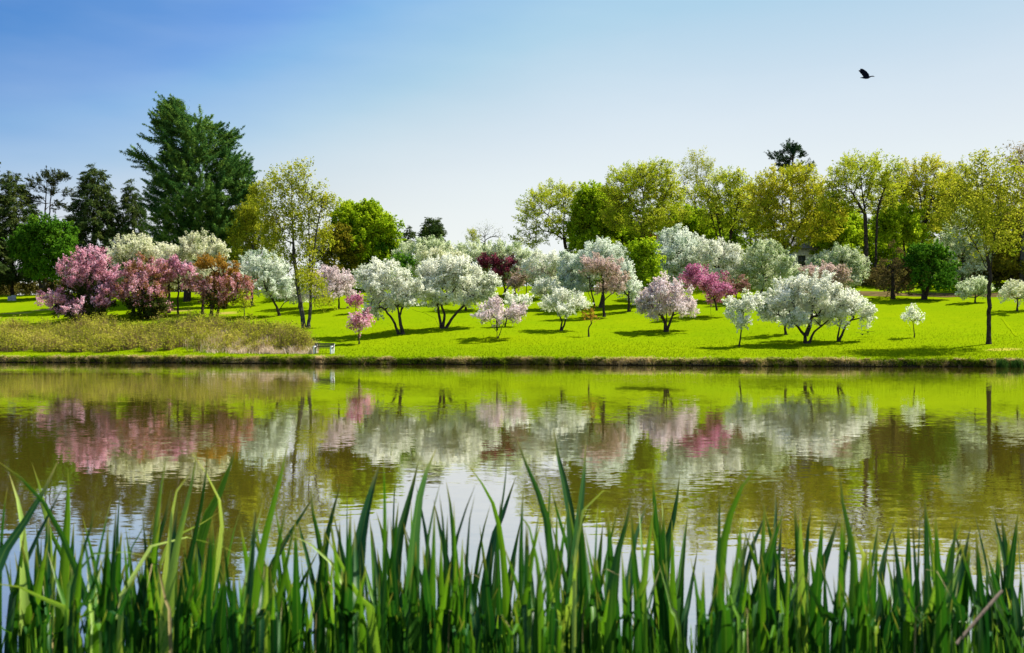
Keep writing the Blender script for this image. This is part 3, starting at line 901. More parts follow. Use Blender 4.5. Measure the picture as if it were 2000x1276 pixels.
tree('crabapple_tree', 'shaded bluish white blossom tree at the left of the big centre group', CA, 1122, TEALWHITE, s=46, lobes=[(1120, 535, 26, 30), (1108, 550, 18, 22), (1135, 520, 18, 24), (1118, 565, 24, 16), (1110, 510, 16, 16)], r0=0.15, group=G_WHITE)
tree('crabapple_tree', 'largest white blossom tree of the centre group on dark crossing trunks', CA, 1168, TEALWHITE, row=601,
     lobes=[(1180, 505, 46, 28), (1150, 520, 32, 26), (1212, 515, 26, 28), (1170, 490, 34, 16), (1225, 545, 18, 34), (1150, 548, 24, 20), (1230, 575, 12, 16)],
     stems=[[(1163, 601), (1156, 575), (1150, 545)], [(1172, 601), (1178, 570), (1182, 530)], [(1165, 601), (1152, 580), (1146, 560)]], r0=0.2, group=G_WHITE)
tree('crabapple_tree', 'pale pink blossom tree in front of the largest white one of the centre group', CA, 1180, PEACH, row=619,
     lobes=[(1175, 520, 34, 24), (1195, 540, 26, 24), (1160, 525, 22, 20), (1205, 562, 20, 14), (1180, 560, 20, 14)],
     stems=[[(1180, 619), (1179, 595), (1178, 560), (1175, 530)], [(1180, 585), (1195, 574), (1206, 566)]], r0=0.14, group=G_PINK, leaf=0.9)
tree('crabapple_tree', 'white blossom tree with a leaning fork at right end of the centre group', CA, 1229, TEALWHITE, row=609, lobes=[(1226, 555, 20, 26), (1236, 575, 14, 18), (1218, 530, 16, 20)],
     stems=[[(1228, 609), (1228, 585), (1226, 560)], [(1229, 600), (1244, 582), (1252, 570)]], r0=0.14, group=G_WHITE)
tree('willow_tree', 'fresh green tree between the centre blossom group and the bluish white mound', DT, 1258, LIME, row=596, lobes=[(1258, 510, 26, 34), (1268, 545, 24, 28), (1245, 540, 18, 34), (1282, 548, 14, 18), (1255, 490, 18, 16)], r0=0.14, dens=1.8, leaf=0.85)
tree('sapling', 'small orange leaved tree at the foot of the green wood', 'sapling', 1273, RUST, s=70, lobes=[(1273, 469, 10, 11), (1270, 480, 8, 10)], r0=0.07, dens=1.3)
tree('crabapple_tree', 'domed blush white blossom tree alone on the grass right of centre', CA, 1302, BLUSH, row=648,
     lobes=[(1302, 580, 42, 28), (1275, 592, 28, 22), (1330, 592, 28, 22), (1300, 605, 50, 16), (1305, 560, 26, 15), (1265, 605, 18, 13), (1342, 604, 15, 13)],
     stems=[[(1301, 648), (1299, 632), (1292, 612)], [(1303, 642), (1310, 626), (1318, 606)], [(1301, 640), (1302, 620), (1302, 600)]], r0=0.15, group=G_PINK)
tree('crabapple_tree', 'tall bluish white blossom mound below the big oak', CA, 1330, TEALWHITE, s=54, lobes=[(1320, 495, 44, 36), (1295, 510, 28, 30), (1350, 500, 26, 34), (1325, 465, 32, 18), (1310, 535, 40, 26), (1345, 535, 26, 24)], r0=0.2, group=G_WHITE)
tree('crabapple_tree', 'white blossom tree joined to the right side of the bluish white mound', CA, 1404, WHITE, s=52, lobes=[(1402, 500, 36, 28), (1380, 490, 24, 26), (1428, 510, 20, 24), (1405, 535, 32, 20)], r0=0.17, group=G_WHITE, leaf=0.9)
tree('crabapple_tree', 'round greenish white blossom tree on a straight trunk behind the magenta one', CA, 1487, GREENWHITE, row=587, lobes=[(1495, 510, 40, 28), (1468, 525, 26, 26), (1530, 530, 22, 26), (1495, 545, 46, 20), (1495, 490, 28, 15)], r0=0.18, group=G_WHITE, dens=1.2)
tree('crabapple_tree', 'bright magenta pink blossom tree right of centre', CA, 1389, MAGENTA, row=618, lobes=[(1375, 548, 36, 20), (1395, 565, 24, 18), (1352, 540, 20, 15), (1410, 570, 18, 15), (1395, 580, 18, 10)],
     stems=[[(1389, 618), (1387, 600), (1385, 575)], [(1400, 607), (1398, 592), (1392, 572)], [(1400, 607), (1410, 594), (1420, 586)]], r0=0.12, group=G_PINK, dens=1.25)
tree('crabapple_tree', 'brownish pink fading tree against the right side of the magenta one', CA, 1438, BROWNPINK, row=598, lobes=[(1438, 556, 24, 15), (1422, 562, 14, 13), (1450, 562, 13, 10)], r0=0.1, group=G_PINK)

# --- right of the lawn
tree('crabapple_tree', 'slender white sapling standing left of the biggest white blossom tree', CA, 1443, WHITE, row=677, lobes=[(1446, 605, 20, 14), (1462, 594, 22, 16), (1436, 615, 16, 14), (1448, 630, 16, 11), (1478, 600, 12, 10), (1430, 600, 12, 9)],
     stems=[[(1443, 677), (1447, 655), (1447, 635), (1450, 610)]], r0=0.06, group=G_WHITE, dens=1.3)
tree('crabapple_tree', 'white blossom tree whose thin trunk shows under the left of the biggest one', CA, 1535, WHITE, row=654, lobes=[(1520, 605, 26, 20), (1545, 600, 22, 20), (1500, 610, 18, 13)], r0=0.1, group=G_WHITE)
tree('crabapple_tree', 'biggest white blossom tree, domed over a forked trunk near the right bank', CA, 1575, WHITE, row=671,
     lobes=[(1575, 580, 56, 34), (1535, 590, 40, 30), (1612, 590, 44, 32), (1565, 560, 44, 18), (1512, 605, 26, 22), (1580, 612, 60, 20), (1540, 622, 34, 14), (1640, 600, 26, 24), (1600, 560, 30, 16)],
     stems=[[(1574, 671), (1573, 656), (1560, 640), (1545, 622)], [(1576, 662), (1590, 648), (1608, 636), (1625, 618)], [(1574, 656), (1580, 638), (1585, 610)]], r0=0.2, group=G_WHITE, deep=0.85)
tree('crabapple_tree', 'white blossom tree merging with the right side of the biggest one', CA, 1637, WHITE, row=667, lobes=[(1650, 602, 34, 26), (1685, 610, 24, 22), (1632, 618, 26, 18), (1690, 622, 18, 13), (1665, 590, 26, 16)], stems=[[(1637, 667), (1637, 648), (1645, 620)], [(1637, 655), (1650, 638), (1668, 620)]], r0=0.1, group=G_WHITE)
tree('crabapple_tree', 'greyish pink blossom tree peeking over the biggest white one', CA, 1612, PEACH, s=36, lobes=[(1612, 538, 38, 16), (1585, 540, 24, 13), (1640, 545, 20, 14), (1610, 560, 40, 16)], r0=0.12, group=G_PINK)
tree('crabapple_tree', 'pale green white domed tree at the edge of the wood', CA, 1640, GREENWHITE, s=58, lobes=[(1635, 515, 42, 26), (1610, 520, 26, 20), (1665, 525, 24, 24), (1640, 500, 28, 15), (1640, 545, 42, 20)], r0=0.18, group=G_WHITE, dens=1.2)
tree('crabapple_tree', 'lone tiny white sapling on the open grass at right', CA, 1785, WHITE, row=660, lobes=[(1783, 622, 13, 13), (1776, 624, 9, 9), (1792, 624, 9, 8), (1784, 612, 9, 8)], stems=[[(1786, 660), (1785, 645), (1782, 628)]], r0=0.04, group=G_WHITE, dens=2.2, leaf=0.6)
tree('larch_tree', 'brown needled cone shaped conifer at the edge of the lawn', 'conifer', 1744, LARCH, row=584, profile=[(468, 1740, 1748), (485, 1730, 1758), (510, 1716, 1774), (535, 1706, 1782), (555, 1702, 1786), (572, 1708, 1778)], r0=0.22, dens=0.95)
tree('leafy_tree', 'dark green round tree with a vase shaped trunk beside the brown conifer', DT, 1806, GREEN, row=585, lobes=[(1810, 515, 40, 26), (1790, 525, 24, 24), (1838, 530, 24, 22), (1805, 495, 26, 14), (1820, 548, 36, 14)],
     stems=[[(1804, 585), (1803, 565), (1794, 548), (1788, 530)], [(1806, 580), (1812, 560), (1824, 545)]], r0=0.2, dens=1.5)
tree('crabapple_tree', 'faded white blossom bush in the shade just left of the tall lone trunk', CA, 1905, GREENWHITE, row=592, lobes=[(1900, 565, 28, 18), (1880, 570, 18, 14), (1922, 565, 18, 18)], r0=0.08, group=G_WHITE)
tree('crabapple_tree', 'pale blossom tree cut by the right edge', CA, 1987, CREAM, row=608, lobes=[(1980, 572, 28, 14), (1962, 576, 16, 9), (2010, 575, 24, 15)], r0=0.08, group=G_WHITE)
tree('willow_tree', 'tall dusty white flowering tree behind the tall lone trunk', CA, 1880, GREENWHITE, s=60, lobes=[(1880, 465, 36, 34), (1860, 490, 28, 34), (1905, 490, 28, 34), (1875, 430, 22, 22), (1880, 530, 44, 28)], r0=0.2, group=G_WHITE, leaf=0.7)

# --- the wood
tree('oak_tree', 'spreading oak standing free on the skyline, left end of the wood', DT, 1106, OAK, s=84,
     lobes=[(1085, 390, 44, 26), (1050, 405, 34, 22), (1118, 395, 32, 32), (1080, 370, 36, 16), (1030, 420, 22, 14), (1125, 430, 22, 28), (1060, 440, 34, 24), (1040, 465, 34, 16), (1100, 440, 30, 30)],
     stems=[[(1107, 560), (1106, 490), (1101, 460), (1102, 420), (1100, 385)], [(1103, 462), (1088, 440), (1070, 420), (1055, 405)], [(1102, 470), (1080, 455), (1058, 450), (1035, 455)], [(1104, 462), (1118, 440), (1125, 410)]], r0=0.328, dens=0.95, leaf=0.8, group=G_WOOD)
tree('leafy_tree', 'dense lime green tree between the two oaks', DT, 1155, LIME, s=80, lobes=[(1160, 415, 36, 40), (1140, 440, 24, 36), (1180, 430, 28, 40), (1155, 385, 24, 24), (1155, 475, 38, 24)], r0=0.234, dens=1.4, leaf=1.2, group=G_WOOD)
tree('oak_tree', 'big dark limbed oak, second from the left end of the wood', DT, 1256, OAK, s=72,
     lobes=[(1255, 370, 56, 42), (1215, 380, 34, 34), (1300, 380, 36, 40), (1240, 340, 40, 24), (1280, 345, 34, 24), (1225, 420, 40, 30), (1300, 425, 34, 26), (1255, 430, 40, 34)],
     stems=[[(1258, 580), (1256, 500), (1254, 450), (1256, 400), (1248, 345)], [(1254, 440), (1275, 415), (1300, 385), (1318, 350)], [(1255, 425), (1235, 400), (1215, 370)], [(1256, 405), (1268, 370), (1272, 335)], [(1256, 445), (1285, 432), (1310, 425)]], r0=0.390, dens=1.15, leaf=0.9, group=G_WOOD)
tree('leafy_tree', 'low lime green tree under the big dark limbed oak', DT, 1215, LIME, s=84, lobes=[(1210, 455, 40, 36), (1180, 465, 26, 30), (1240, 470, 30, 28), (1210, 495, 44, 26)], r0=0.195, dens=1.3, leaf=1.15, group=G_WOOD)
tree('poplar_tree', 'thin pale topped tall tree right of the big dark limbed oak', DT, 1358, OLIVESPARSE, s=86, lobes=[(1362, 325, 28, 28), (1345, 345, 20, 26), (1378, 340, 18, 26), (1360, 375, 34, 30), (1365, 410, 34, 30)],
     stems=[[(1358, 570), (1358, 450), (1356, 390), (1362, 310)], [(1356, 400), (1340, 370), (1332, 340)], [(1357, 395), (1374, 360), (1384, 325)]], r0=0.234, leaf=1.1, group=G_WOOD)
tree('leafy_tree', 'bright lime tree low behind the white trees right of the oaks', DT, 1350, LIME, s=80, lobes=[(1340, 440, 34, 32), (1365, 455, 30, 30), (1320, 455, 22, 26), (1350, 485, 46, 24)], r0=0.195, dens=1.3, leaf=1.15, group=G_WOOD)
tree('leafy_tree', 'vase shaped many stemmed tree in the middle of the wood', DT, 1417, OAK, s=74,
     lobes=[(1415, 370, 46, 32), (1385, 385, 24, 30), (1445, 385, 26, 34), (1415, 420, 46, 34), (1430, 355, 28, 18)],
     stems=[[(1412, 580), (1410, 490), (1398, 440), (1384, 385)], [(1416, 580), (1416, 480), (1412, 420), (1408, 365)], [(1420, 580), (1424, 480), (1436, 430), (1446, 380)], [(1418, 520), (1428, 450), (1430, 400), (1428, 355)], [(1414, 500), (1404, 440), (1398, 380)]], r0=0.234, dens=1.1, leaf=0.8, group=G_WOOD)
tree('oak_tree', 'golden leaved oak with low forking limbs in the middle of the wood', DT, 1530, OAKGOLD, s=70,
     lobes=[(1535, 370, 56, 34), (1500, 385, 38, 32), (1580, 390, 44, 36), (1540, 345, 40, 18), (1605, 425, 34, 28), (1490, 425, 34, 32), (1545, 430, 54, 34), (1520, 470, 40, 26), (1590, 455, 36, 22)],
     stems=[[(1528, 580), (1532, 500), (1530, 440), (1528, 360)], [(1531, 500), (1548, 470), (1566, 430), (1590, 390)], [(1530, 480), (1510, 440), (1496, 390)], [(1532, 505), (1558, 480), (1590, 455)]], r0=0.351, dens=1.2, leaf=1.0, group=G_WOOD)
tree('white_pine', 'dark pine top rising above the golden oak', 'pine', 1545, TOPPINE, s=98, lobes=[(1543, 290, 18, 6), (1546, 300, 20, 8), (1523, 304, 17, 4), (1574, 303, 14, 4), (1540, 312, 22, 6), (1568, 326, 22, 4), (1530, 322, 20, 5), (1545, 334, 24, 6), (1548, 348, 24, 8)],
     stems=[[(1543, 570), (1543, 400), (1545, 290)]], r0=0.3, leaf=1.0, dens=1.3)
tree('leafy_tree', 'bright green tree low in the wood right of the golden oak', DT, 1610, LIME, s=78, lobes=[(1620, 450, 34, 34), (1606, 472, 20, 24), (1645, 465, 34, 32), (1630, 495, 42, 26)], r0=0.195, dens=1.35, leaf=1.2, group=G_WOOD)
tree('leafy_tree', 'tall tree with two bare dark trunks side by side', DT, 1698, OAK, s=66,
     lobes=[(1680, 345, 50, 34), (1645, 360, 32, 34), (1715, 350, 36, 34), (1690, 318, 40, 16), (1630, 400, 28, 30), (1735, 380, 28, 34), (1690, 390, 40, 30)],
     stems=[[(1690, 565), (1692, 480), (1690, 420), (1684, 370), (1680, 320)], [(1709, 565), (1710, 480), (1712, 410), (1722, 375), (1735, 340)], [(1690, 420), (1675, 395), (1655, 360)], [(1688, 400), (1702, 365), (1708, 325)]], r0=0.296, dens=1.0, leaf=0.75, group=G_WOOD)
tree('leafy_tree', 'lime green tree between the paired trunks and the next tall tree', DT, 1768, LIME, s=74, lobes=[(1760, 430, 40, 26), (1735, 440, 24, 22), (1785, 440, 22, 28), (1760, 460, 38, 20)], r0=0.156, dens=1.1, group=G_WOOD)
tree('leafy_tree', 'green understorey tree left of the paired dark trunks', DT, 1665, LIME, s=84, lobes=[(1660, 455, 34, 36), (1690, 480, 34, 32), (1640, 490, 40, 26), (1720, 490, 30, 26)], r0=0.172, dens=1.2, leaf=1.1, group=G_WOOD)
tree('leafy_tree', 'tall thin crowned tree right of the paired trunks', DT, 1806, OAKGOLD, s=76,
     lobes=[(1808, 350, 48, 34), (1780, 365, 28, 30), (1840, 365, 26, 34), (1808, 325, 36, 15), (1808, 400, 44, 36), (1808, 440, 36, 30)],
     stems=[[(1803, 570), (1804, 490), (1806, 430), (1800, 380), (1790, 340)], [(1805, 450), (1818, 400), (1828, 350)], [(1806, 430), (1808, 380), (1810, 330)]], r0=0.296, dens=1.0, leaf=0.8, group=G_WOOD)
tree('leafy_tree', 'olive tree filling the gap left of the tall lone trunk', DT, 1868, OLIVE, s=82, lobes=[(1870, 390, 36, 40), (1850, 420, 28, 40), (1895, 400, 30, 44), (1870, 350, 28, 28)], r0=0.195, dens=1.2, leaf=1.0, group=G_WOOD)
tree('maple_tree', 'tall lone tree with a long straight trunk near the right bank', DT, 1930, OLIVESPARSE, row=672,
     lobes=[(1930, 360, 56, 44), (1890, 390, 44, 44), (1965, 385, 48, 50), (1900, 440, 44, 40), (1960, 440, 52, 44), (1925, 335, 40, 30), (1870, 430, 34, 36), (2000, 420, 44, 48), (1935, 480, 60, 34), (1985, 350, 34, 40)],
     stems=[[(1931, 672), (1930, 620), (1928, 560), (1930, 530), (1934, 470), (1940, 400), (1946, 330)], [(1927, 545), (1918, 510), (1902, 480), (1882, 450)], [(1929, 535), (1922, 480), (1912, 420), (1905, 370)], [(1930, 525), (1926, 450), (1928, 390), (1926, 330)], [(1932, 500), (1950, 440), (1970, 400)]],
     r0=0.15, dens=1.25, leaf=0.95)
tree('leafy_tree', 'tan twigged tree rising at the right edge above all its neighbours', DT, 1995, TAN, s=62, lobes=[(2000, 310, 34, 34), (1985, 340, 26, 36), (2030, 340, 40, 50), (2000, 390, 40, 44)], r0=0.273, group=G_WOOD)
tree('leafy_tree', 'orange tinged olive tree low at the right edge', DT, 1975, BROWNOLIVE, s=64, lobes=[(1975, 470, 36, 40), (2010, 450, 40, 50), (1955, 510, 36, 34), (1990, 520, 44, 36)], r0=0.195, dens=1.3, group=G_WOOD)
tree('leafy_tree', 'yellow olive tree behind the faded white bush', DT, 1920, OLIVE, s=68, lobes=[(1920, 500, 36, 34), (1895, 520, 30, 26), (1945, 530, 34, 30), (1860, 525, 26, 22)], r0=0.156, dens=1.3, leaf=1.2, group=G_WOOD)

for (px, s_, top, w, kd, lab) in (
        (1185, 96, 372, 44, LIME, 'lime green tree filling the back of the wood left of the big dark limbed oak'),
        (1300, 98, 385, 44, OAK, 'yellow green tree at the back of the wood right of the big dark limbed oak'),
        (1395, 96, 400, 44, LIME, 'lime green tree at the back of the wood behind the vase shaped one'),
        (1465, 98, 365, 46, OAK, 'yellow green tree at the back of the wood left of the golden oak'),
        (1595, 99, 372, 44, OLIVE, 'olive tree at the back of the wood right of the golden oak'),
        (1650, 98, 405, 42, LIME, 'lime green tree at the back of the wood left of the paired trunks'),
        (1745, 99, 345, 46, OLIVE, 'olive tree at the back of the wood right of the paired trunks'),
        (1850, 99, 345, 46, OAK, 'yellow green tree at the back of the wood left of the tall lone trunk'),
        (1945, 99, 355, 50, OLIVE, 'olive tree at the back of the wood behind the tall lone trunk')):
    tree('leafy_tree', lab, DT, px, kd, s=s_, lobes=[(px, top + 34, w * 0.8, 34), (px - w * 0.4, top + 62, w * 0.6, 40), (px + w * 0.4, top + 60, w * 0.6, 40), (px, top + 100, w, 46)], r0=0.218, dens=0.8, leaf=1.15, group=G_WOOD)

# ------------------------------------------------------------------ ground cover that nobody could count
def blades(geo, P, height, lean, width, g, tint, bend=0.35):
    """two-piece bent grass blades at points P; height, lean (n,3 horizontal), width arrays"""
    n = len(P)
    a = g.uniform(0, 2 * math.pi, n)
    w = np.stack([np.cos(a), np.sin(a), np.zeros(n)], axis=1) * np.broadcast_to(width, (n,))[:, None] * 0.5
    up = np.array([0, 0, 1.0])
    mid = P + up * (np.broadcast_to(height, (n,))[:, None] * 0.6) + lean * 0.35
    tip = P + up * (np.broadcast_to(height, (n,))[:, None] * (1 - bend * 0.3)) + lean
    geo.quads(np.stack([P - w, P + w, mid + w * 0.8, mid - w * 0.8], axis=1), tint)
    geo.quads(np.stack([mid - w * 0.8, mid + w * 0.8, tip + w * 0.1, tip - w * 0.1], axis=1), tint)


def field(n, px0, px1, s0, s1, g):
    px = g.uniform(px0, px1, n)
    s = g.uniform(s0, s1, n)
    k = (px - 1000) / F
    d = (75.9 + s) / (1 + 0.237 * k)
    x = k * d
    return np.stack([x, d, lawn_z(x, s)], axis=1), px, s


g = np.random.default_rng(5)
# bank fringe: dead and green grass hanging over the cut edge
geo = Geo()
nt_ = 620
tx = g.uniform(-62, 52, nt_)
per = 130
tcl = 0.5 + 0.5 * np.sin(tx * 1.3 + 2 * np.sin(tx * 0.45)) * np.sin(tx * 0.57 + 1)
tbig = np.clip(0.55 + 0.45 * np.sin(tx * 0.36 + 0.5) + g.normal(0, 0.22, nt_), 0.15, 1.5)
tsz = 0.12 + 0.17 * tbig
ts = g.uniform(0.08, 0.5, nt_)
tt = np.clip(tcl * 0.7 + g.normal(0.12, 0.24, nt_), 0, 1)
x0_, s0_, sz, tn0 = (np.repeat(v, per) for v in (tx, ts, tsz, tt))
n = len(x0_)
ang = g.uniform(0, 2 * math.pi, n)
rr_ = np.sqrt(g.uniform(0, 1, n)) * 0.6
x = x0_ + np.cos(ang) * rr_ * sz
s = np.clip(s0_ + np.sin(ang) * rr_ * sz, 0.03, 2)
z0 = np.interp(s, [0.0, 0.06, 0.16, 0.3, 0.5, 2.0], [-0.1, 0.12, 0.30, 0.42, 0.53, 0.68]) - 0.04
P = np.stack([x, shore(x) + wig(x) * np.exp(-s / 2.0) + s, z0], axis=1)
h = sz * g.uniform(0.5, 1.2, n)
lean = np.stack([np.cos(ang) * sz * g.uniform(0.3, 1.3, n), np.sin(ang) * sz * g.uniform(0.3, 1.3, n) - 0.45 * sz, -0.5 * h * g.uniform(0.2, 1.3, n)], axis=1)
pg = np.clip(tn0 + g.normal(0, 0.15, n), 0, 1)
blades(geo, P, h, lean, 0.04, g, pg)
n = 34000
x = g.uniform(-62, 52, n)
s = np.abs(g.normal(0, 0.28, n)) + 0.03
z0 = np.interp(s, [0.0, 0.06, 0.16, 0.3, 0.5, 2.0], [-0.05, 0.13, 0.30, 0.42, 0.53, 0.68])
P = np.stack([x, shore(x) + wig(x) * np.exp(-s / 2.0) + s, z0], axis=1)
h = g.uniform(0.08, 0.24, n) * (0.7 + 0.6 * np.clip(np.sin(x * 0.9 + np.sin(x * 2.3)), 0, 1))
lean = np.stack([g.normal(0, 0.08, n), -np.abs(g.normal(0.12, 0.10, n)), -0.5 * g.uniform(0, 1, n) * h], axis=1)
pg = np.clip(0.45 + 0.35 * np.sin(x * 0.8 + 2 * np.sin(x * 0.31)) + g.normal(0, 0.2, n), 0, 1)
blades(geo, P, h, lean, 0.04, g, pg)
n = 26000
x = g.uniform(-62, 52, n)
s = g.uniform(-0.01, 0.28, n)
z0 = np.interp(s, [0.0, 0.06, 0.16, 0.3], [0.06, 0.16, 0.32, 0.44])
P = np.stack([x, shore(x) + wig(x) * np.exp(-np.clip(s, 0, 1) / 2.0) + s, z0], axis=1)
h = g.uniform(0.05, 0.16, n)
lean = np.stack([g.normal(0, 0.07, n), -g.uniform(0.05, 0.16, n), -g.uniform(0.1, 1.0, n) * h], axis=1)
keep = np.sin(x * 2.9 + np.sin(x * 7.1)) + 0.8 * np.sin(x * 1.3) + g.normal(0, 0.5, n) > -0.7
pg = np.clip(0.55 + 0.4 * np.sin(x * 1.1 + 2 * np.sin(x * 0.43)) + g.normal(0, 0.2, n), 0, 1)
blades(geo, P[keep], h[keep], lean[keep], 0.045, g, pg[keep])
FRINGE = leaf_mat('bank_grass', [(0.0, (0.10, 0.19, 0.004)), (0.42, (0.23, 0.30, 0.012)), (0.55, (0.44, 0.37, 0.10)), (1.0, (0.66, 0.51, 0.28))], 0.4)
tag(geo.build('bank_grass', FRINGE), kind='stuff')

# short grass standing on the lawn near the water
geo = Geo()
P, px, s = field(170000, -60, 2060, 0.6, 40, g)
kp = g.uniform(0, 1, len(s)) < np.exp(-s / 11.0)
P, s = P[kp], s[kp]
h = g.uniform(0.05, 0.12, len(P))
blades(geo, P, h, g.normal(0, 0.04, (len(P), 3)) * np.array([1, 1, 0]), 0.03, g, g.uniform(0, 1, len(P)))
TURF = leaf_mat('lawn_grass', [(0.0, (0.0877, 0.1629, 0.0013)), (1.0, (0.2083, 0.2443, 0.0035))], 0.4)
tag(geo.build('lawn_grass', TURF), kind='stuff')

# scrub thicket on the left bank
geo = Geo()
nsh = 620
px = g.uniform(-60, 600, nsh)
smax = 17.0
s = 3.6 + (g.uniform(0, 1, nsh) ** 0.9) * smax * np.clip((640 - px) / 200, 0.25, 1)
k = (px - 1000) / F
d = (75.9 + s) / (1 + 0.237 * k)
C = np.stack([k * d, d, lawn_z(k * d, s)], axis=1)
hh = g.uniform(0.7, 1.5, nsh) * np.interp(px, [-60, 0, 150, 480, 560, 620], [0.95, 1.0, 1.05, 1.1, 1.1, 0.9]) * np.interp(s, [3.6, 6, 14], [0.8, 1.1, 1.15])
hh *= 0.72 + 0.5 * np.clip(np.sin(C[:, 0] * 0.55 + 1.1 * np.sin(C[:, 1] * 0.5)) * 0.6 + 0.5 + g.normal(0, 0.25, nsh), 0, 1.3)
ct = np.clip(0.5 + 0.4 * np.sin(C[:, 0] * 0.8 + C[:, 1] * 0.6) + g.normal(0, 0.25, nsh), 0, 1)
per = 130
base = np.repeat(C, per, axis=0)
ang = g.uniform(0, 2 * math.pi, len(base))
rad = np.abs(g.normal(0, 0.45, len(base)))
foot = base + np.stack([np.cos(ang) * rad * 0.6, np.sin(ang) * rad * 0.6, np.zeros(len(base))], axis=1)
H = np.repeat(hh, per) * g.uniform(0.5, 1.15, len(base))
lean = np.stack([np.cos(ang) * rad * 0.7, np.sin(ang) * rad * 0.7, np.zeros(len(base))], axis=1)
blades(geo, foot[::2], H[::2], lean[::2], 0.025, g, 0.86 + 0.12 * g.uniform(0, 1, len(foot[::2])))
lp = foot + lean * g.uniform(0.2, 1.1, (len(base), 1)) + np.array([0, 0, 1.0]) * (H * g.uniform(0.25, 1.05, len(base)))[:, None]
lp = np.concatenate([lp, lp + g.normal(0, 0.1, lp.shape)])
tn = np.clip(0.50 * np.tile(np.repeat(ct, per), 2) + 0.4 * g.uniform(0, 1, len(lp)), 0, 0.83)
geo.quads(leaf_quads(lp, nrm(randdir(len(lp), g) + np.array([0, 0, 0.5])), 0.16 * g.uniform(0.6, 1.4, len(lp)), 0.09, g), tn)
SCRUB = leaf_mat('scrub', [(0.0, (0.12, 0.14, 0.015)), (0.30, (0.27, 0.27, 0.025)), (0.6, (0.37, 0.37, 0.030)), (0.83, (0.45, 0.37, 0.09)), (0.86, (0.18, 0.12, 0.06)), (1.0, (0.42, 0.29, 0.16))], 0.35)
tag(geo.build('scrub_thicket', SCRUB), kind='stuff')

# dead reeds at the right end of the thicket
geo = Geo()
P, px, s = field(17000, 330, 622, 3.2, 11, g)
keep = (s < 3.2 + 9 * np.clip((650 - px) / 150, 0.15, 1)) & (g.uniform(0, 1, len(px)) < np.clip((px - 350) / 190, 0, 1) ** 1.5)
P, px, s = P[keep], px[keep], s[keep]
h = g.uniform(0.7, 1.7, len(P)) * np.interp(s, [3.2, 4.5, 9], [0.55, 0.95, 1.1]) * (0.75 + 0.35 * np.sin(P[:, 0] * 1.7) * np.sin(P[:, 0] * 0.6 + 1))
blades(geo, P, h, g.normal(0, 0.22, (len(P), 3)) * np.array([1, 1, 0]), 0.03, g, np.clip(0.55 + 0.3 * np.sin(P[:, 0] * 2.3) + g.normal(0, 0.2, len(P)), 0, 1))
P2, px2, s2 = field(9000, 400, 612, 2.5, 6.0, g)
kp = g.uniform(0, 1, len(P2)) < np.clip(np.minimum((px2 - 400) / 120, (618 - px2) / 50), 0, 1) * np.clip((6.2 - s2) / 2.5, 0, 1) * (0.55 + 0.45 * np.sin(P2[:, 0] * 2.1 + np.sin(P2[:, 0] * 5)))
P2 = P2[kp]
blades(geo, P2, g.uniform(0.15, 0.75, len(P2)) * (0.8 + 0.35 * np.sin(P2[:, 0] * 3.3)), g.normal(0, 0.25, (len(P2), 3)) * np.array([1, 1, 0]), 0.035, g, 0.85 + 0.15 * g.uniform(0, 1, len(P2)))
REED = leaf_mat('dead_reed', [(0.0, (0.30, 0.32, 0.04)), (0.4, (0.42, 0.36, 0.10)), (0.75, (0.56, 0.40, 0.19)), (0.85, (0.66, 0.50, 0.33)), (1.0, (0.74, 0.60, 0.47))], 0.3)
tag(geo.build('dead_reeds', REED), kind='stuff')

# undergrowth of the wood
def undergrowth(px0, px1, s0, s1, n, hlo, hhi, kind, name, seed):
    gg = np.random.default_rng(seed)
    geo = Geo()
    P, px, s = field(n, px0, px1, s0, s1, gg)
    P[:, 2] += gg.uniform(0.3, 1, n) ** 1.0 * gg.uniform(hlo, hhi, n)
    foliage(geo, P, P.mean(axis=0) - np.array([0, 0, 40]), np.array([30, 10, 30.0]), kind, gg)
    return tag(geo.build(name, kind['mat']), kind='stuff')


UNDER = sp([(0.0, (0.08, 0.15, 0.010)), (0.5, (0.25, 0.36, 0.016)), (1.0, (0.46, 0.52, 0.03))], L=0.34, Wd=0.24, per=85, rc=0.8, trans=0.4, name='undergrowth_leaf')
UNDERB = sp([(0.0, (0.03, 0.03, 0.01)), (0.5, (0.10, 0.09, 0.02)), (1.0, (0.24, 0.20, 0.04))], L=0.30, Wd=0.20, per=80, rc=0.7, trans=0.35, name='brush_leaf')
undergrowth(1110, 2080, 84, 104, 1900, 1, 11, UNDER, 'woodland_undergrowth', 31)
undergrowth(1640, 2080, 62, 72, 330, 0.3, 2.2, UNDERB, 'woodland_brush', 32)
undergrowth(-120, 560, 76, 92, 900, 0.2, 4.5, UNDERB, 'hedgerow_brush', 33)
undergrowth(600, 1110, 78, 92, 400, 0.5, 4.0, UNDER, 'hilltop_undergrowth', 34)

# ------------------------------------------------------------------ bench, stones, house, birds
def box_q(c, sx, sy, sz, rot=0.0):
    c = np.asarray(c, float)
    v = np.array([[a, b, e] for a in (-1, 1) for b in (-1, 1) for e in (-1, 1)], float) * np.array([sx, sy, sz]) / 2
    cr_, sr_ = math.cos(rot), math.sin(rot)
    v = np.stack([v[:, 0], v[:, 1] * cr_ - v[:, 2] * sr_, v[:, 1] * sr_ + v[:, 2] * cr_], axis=1) + c
    idx = [(0, 1, 3, 2), (4, 6, 7, 5), (0, 4, 5, 1), (2, 3, 7, 6), (0, 2, 6, 4), (1, 5, 7, 3)]
    return np.array([[v[i] for i in f] for f in idx])


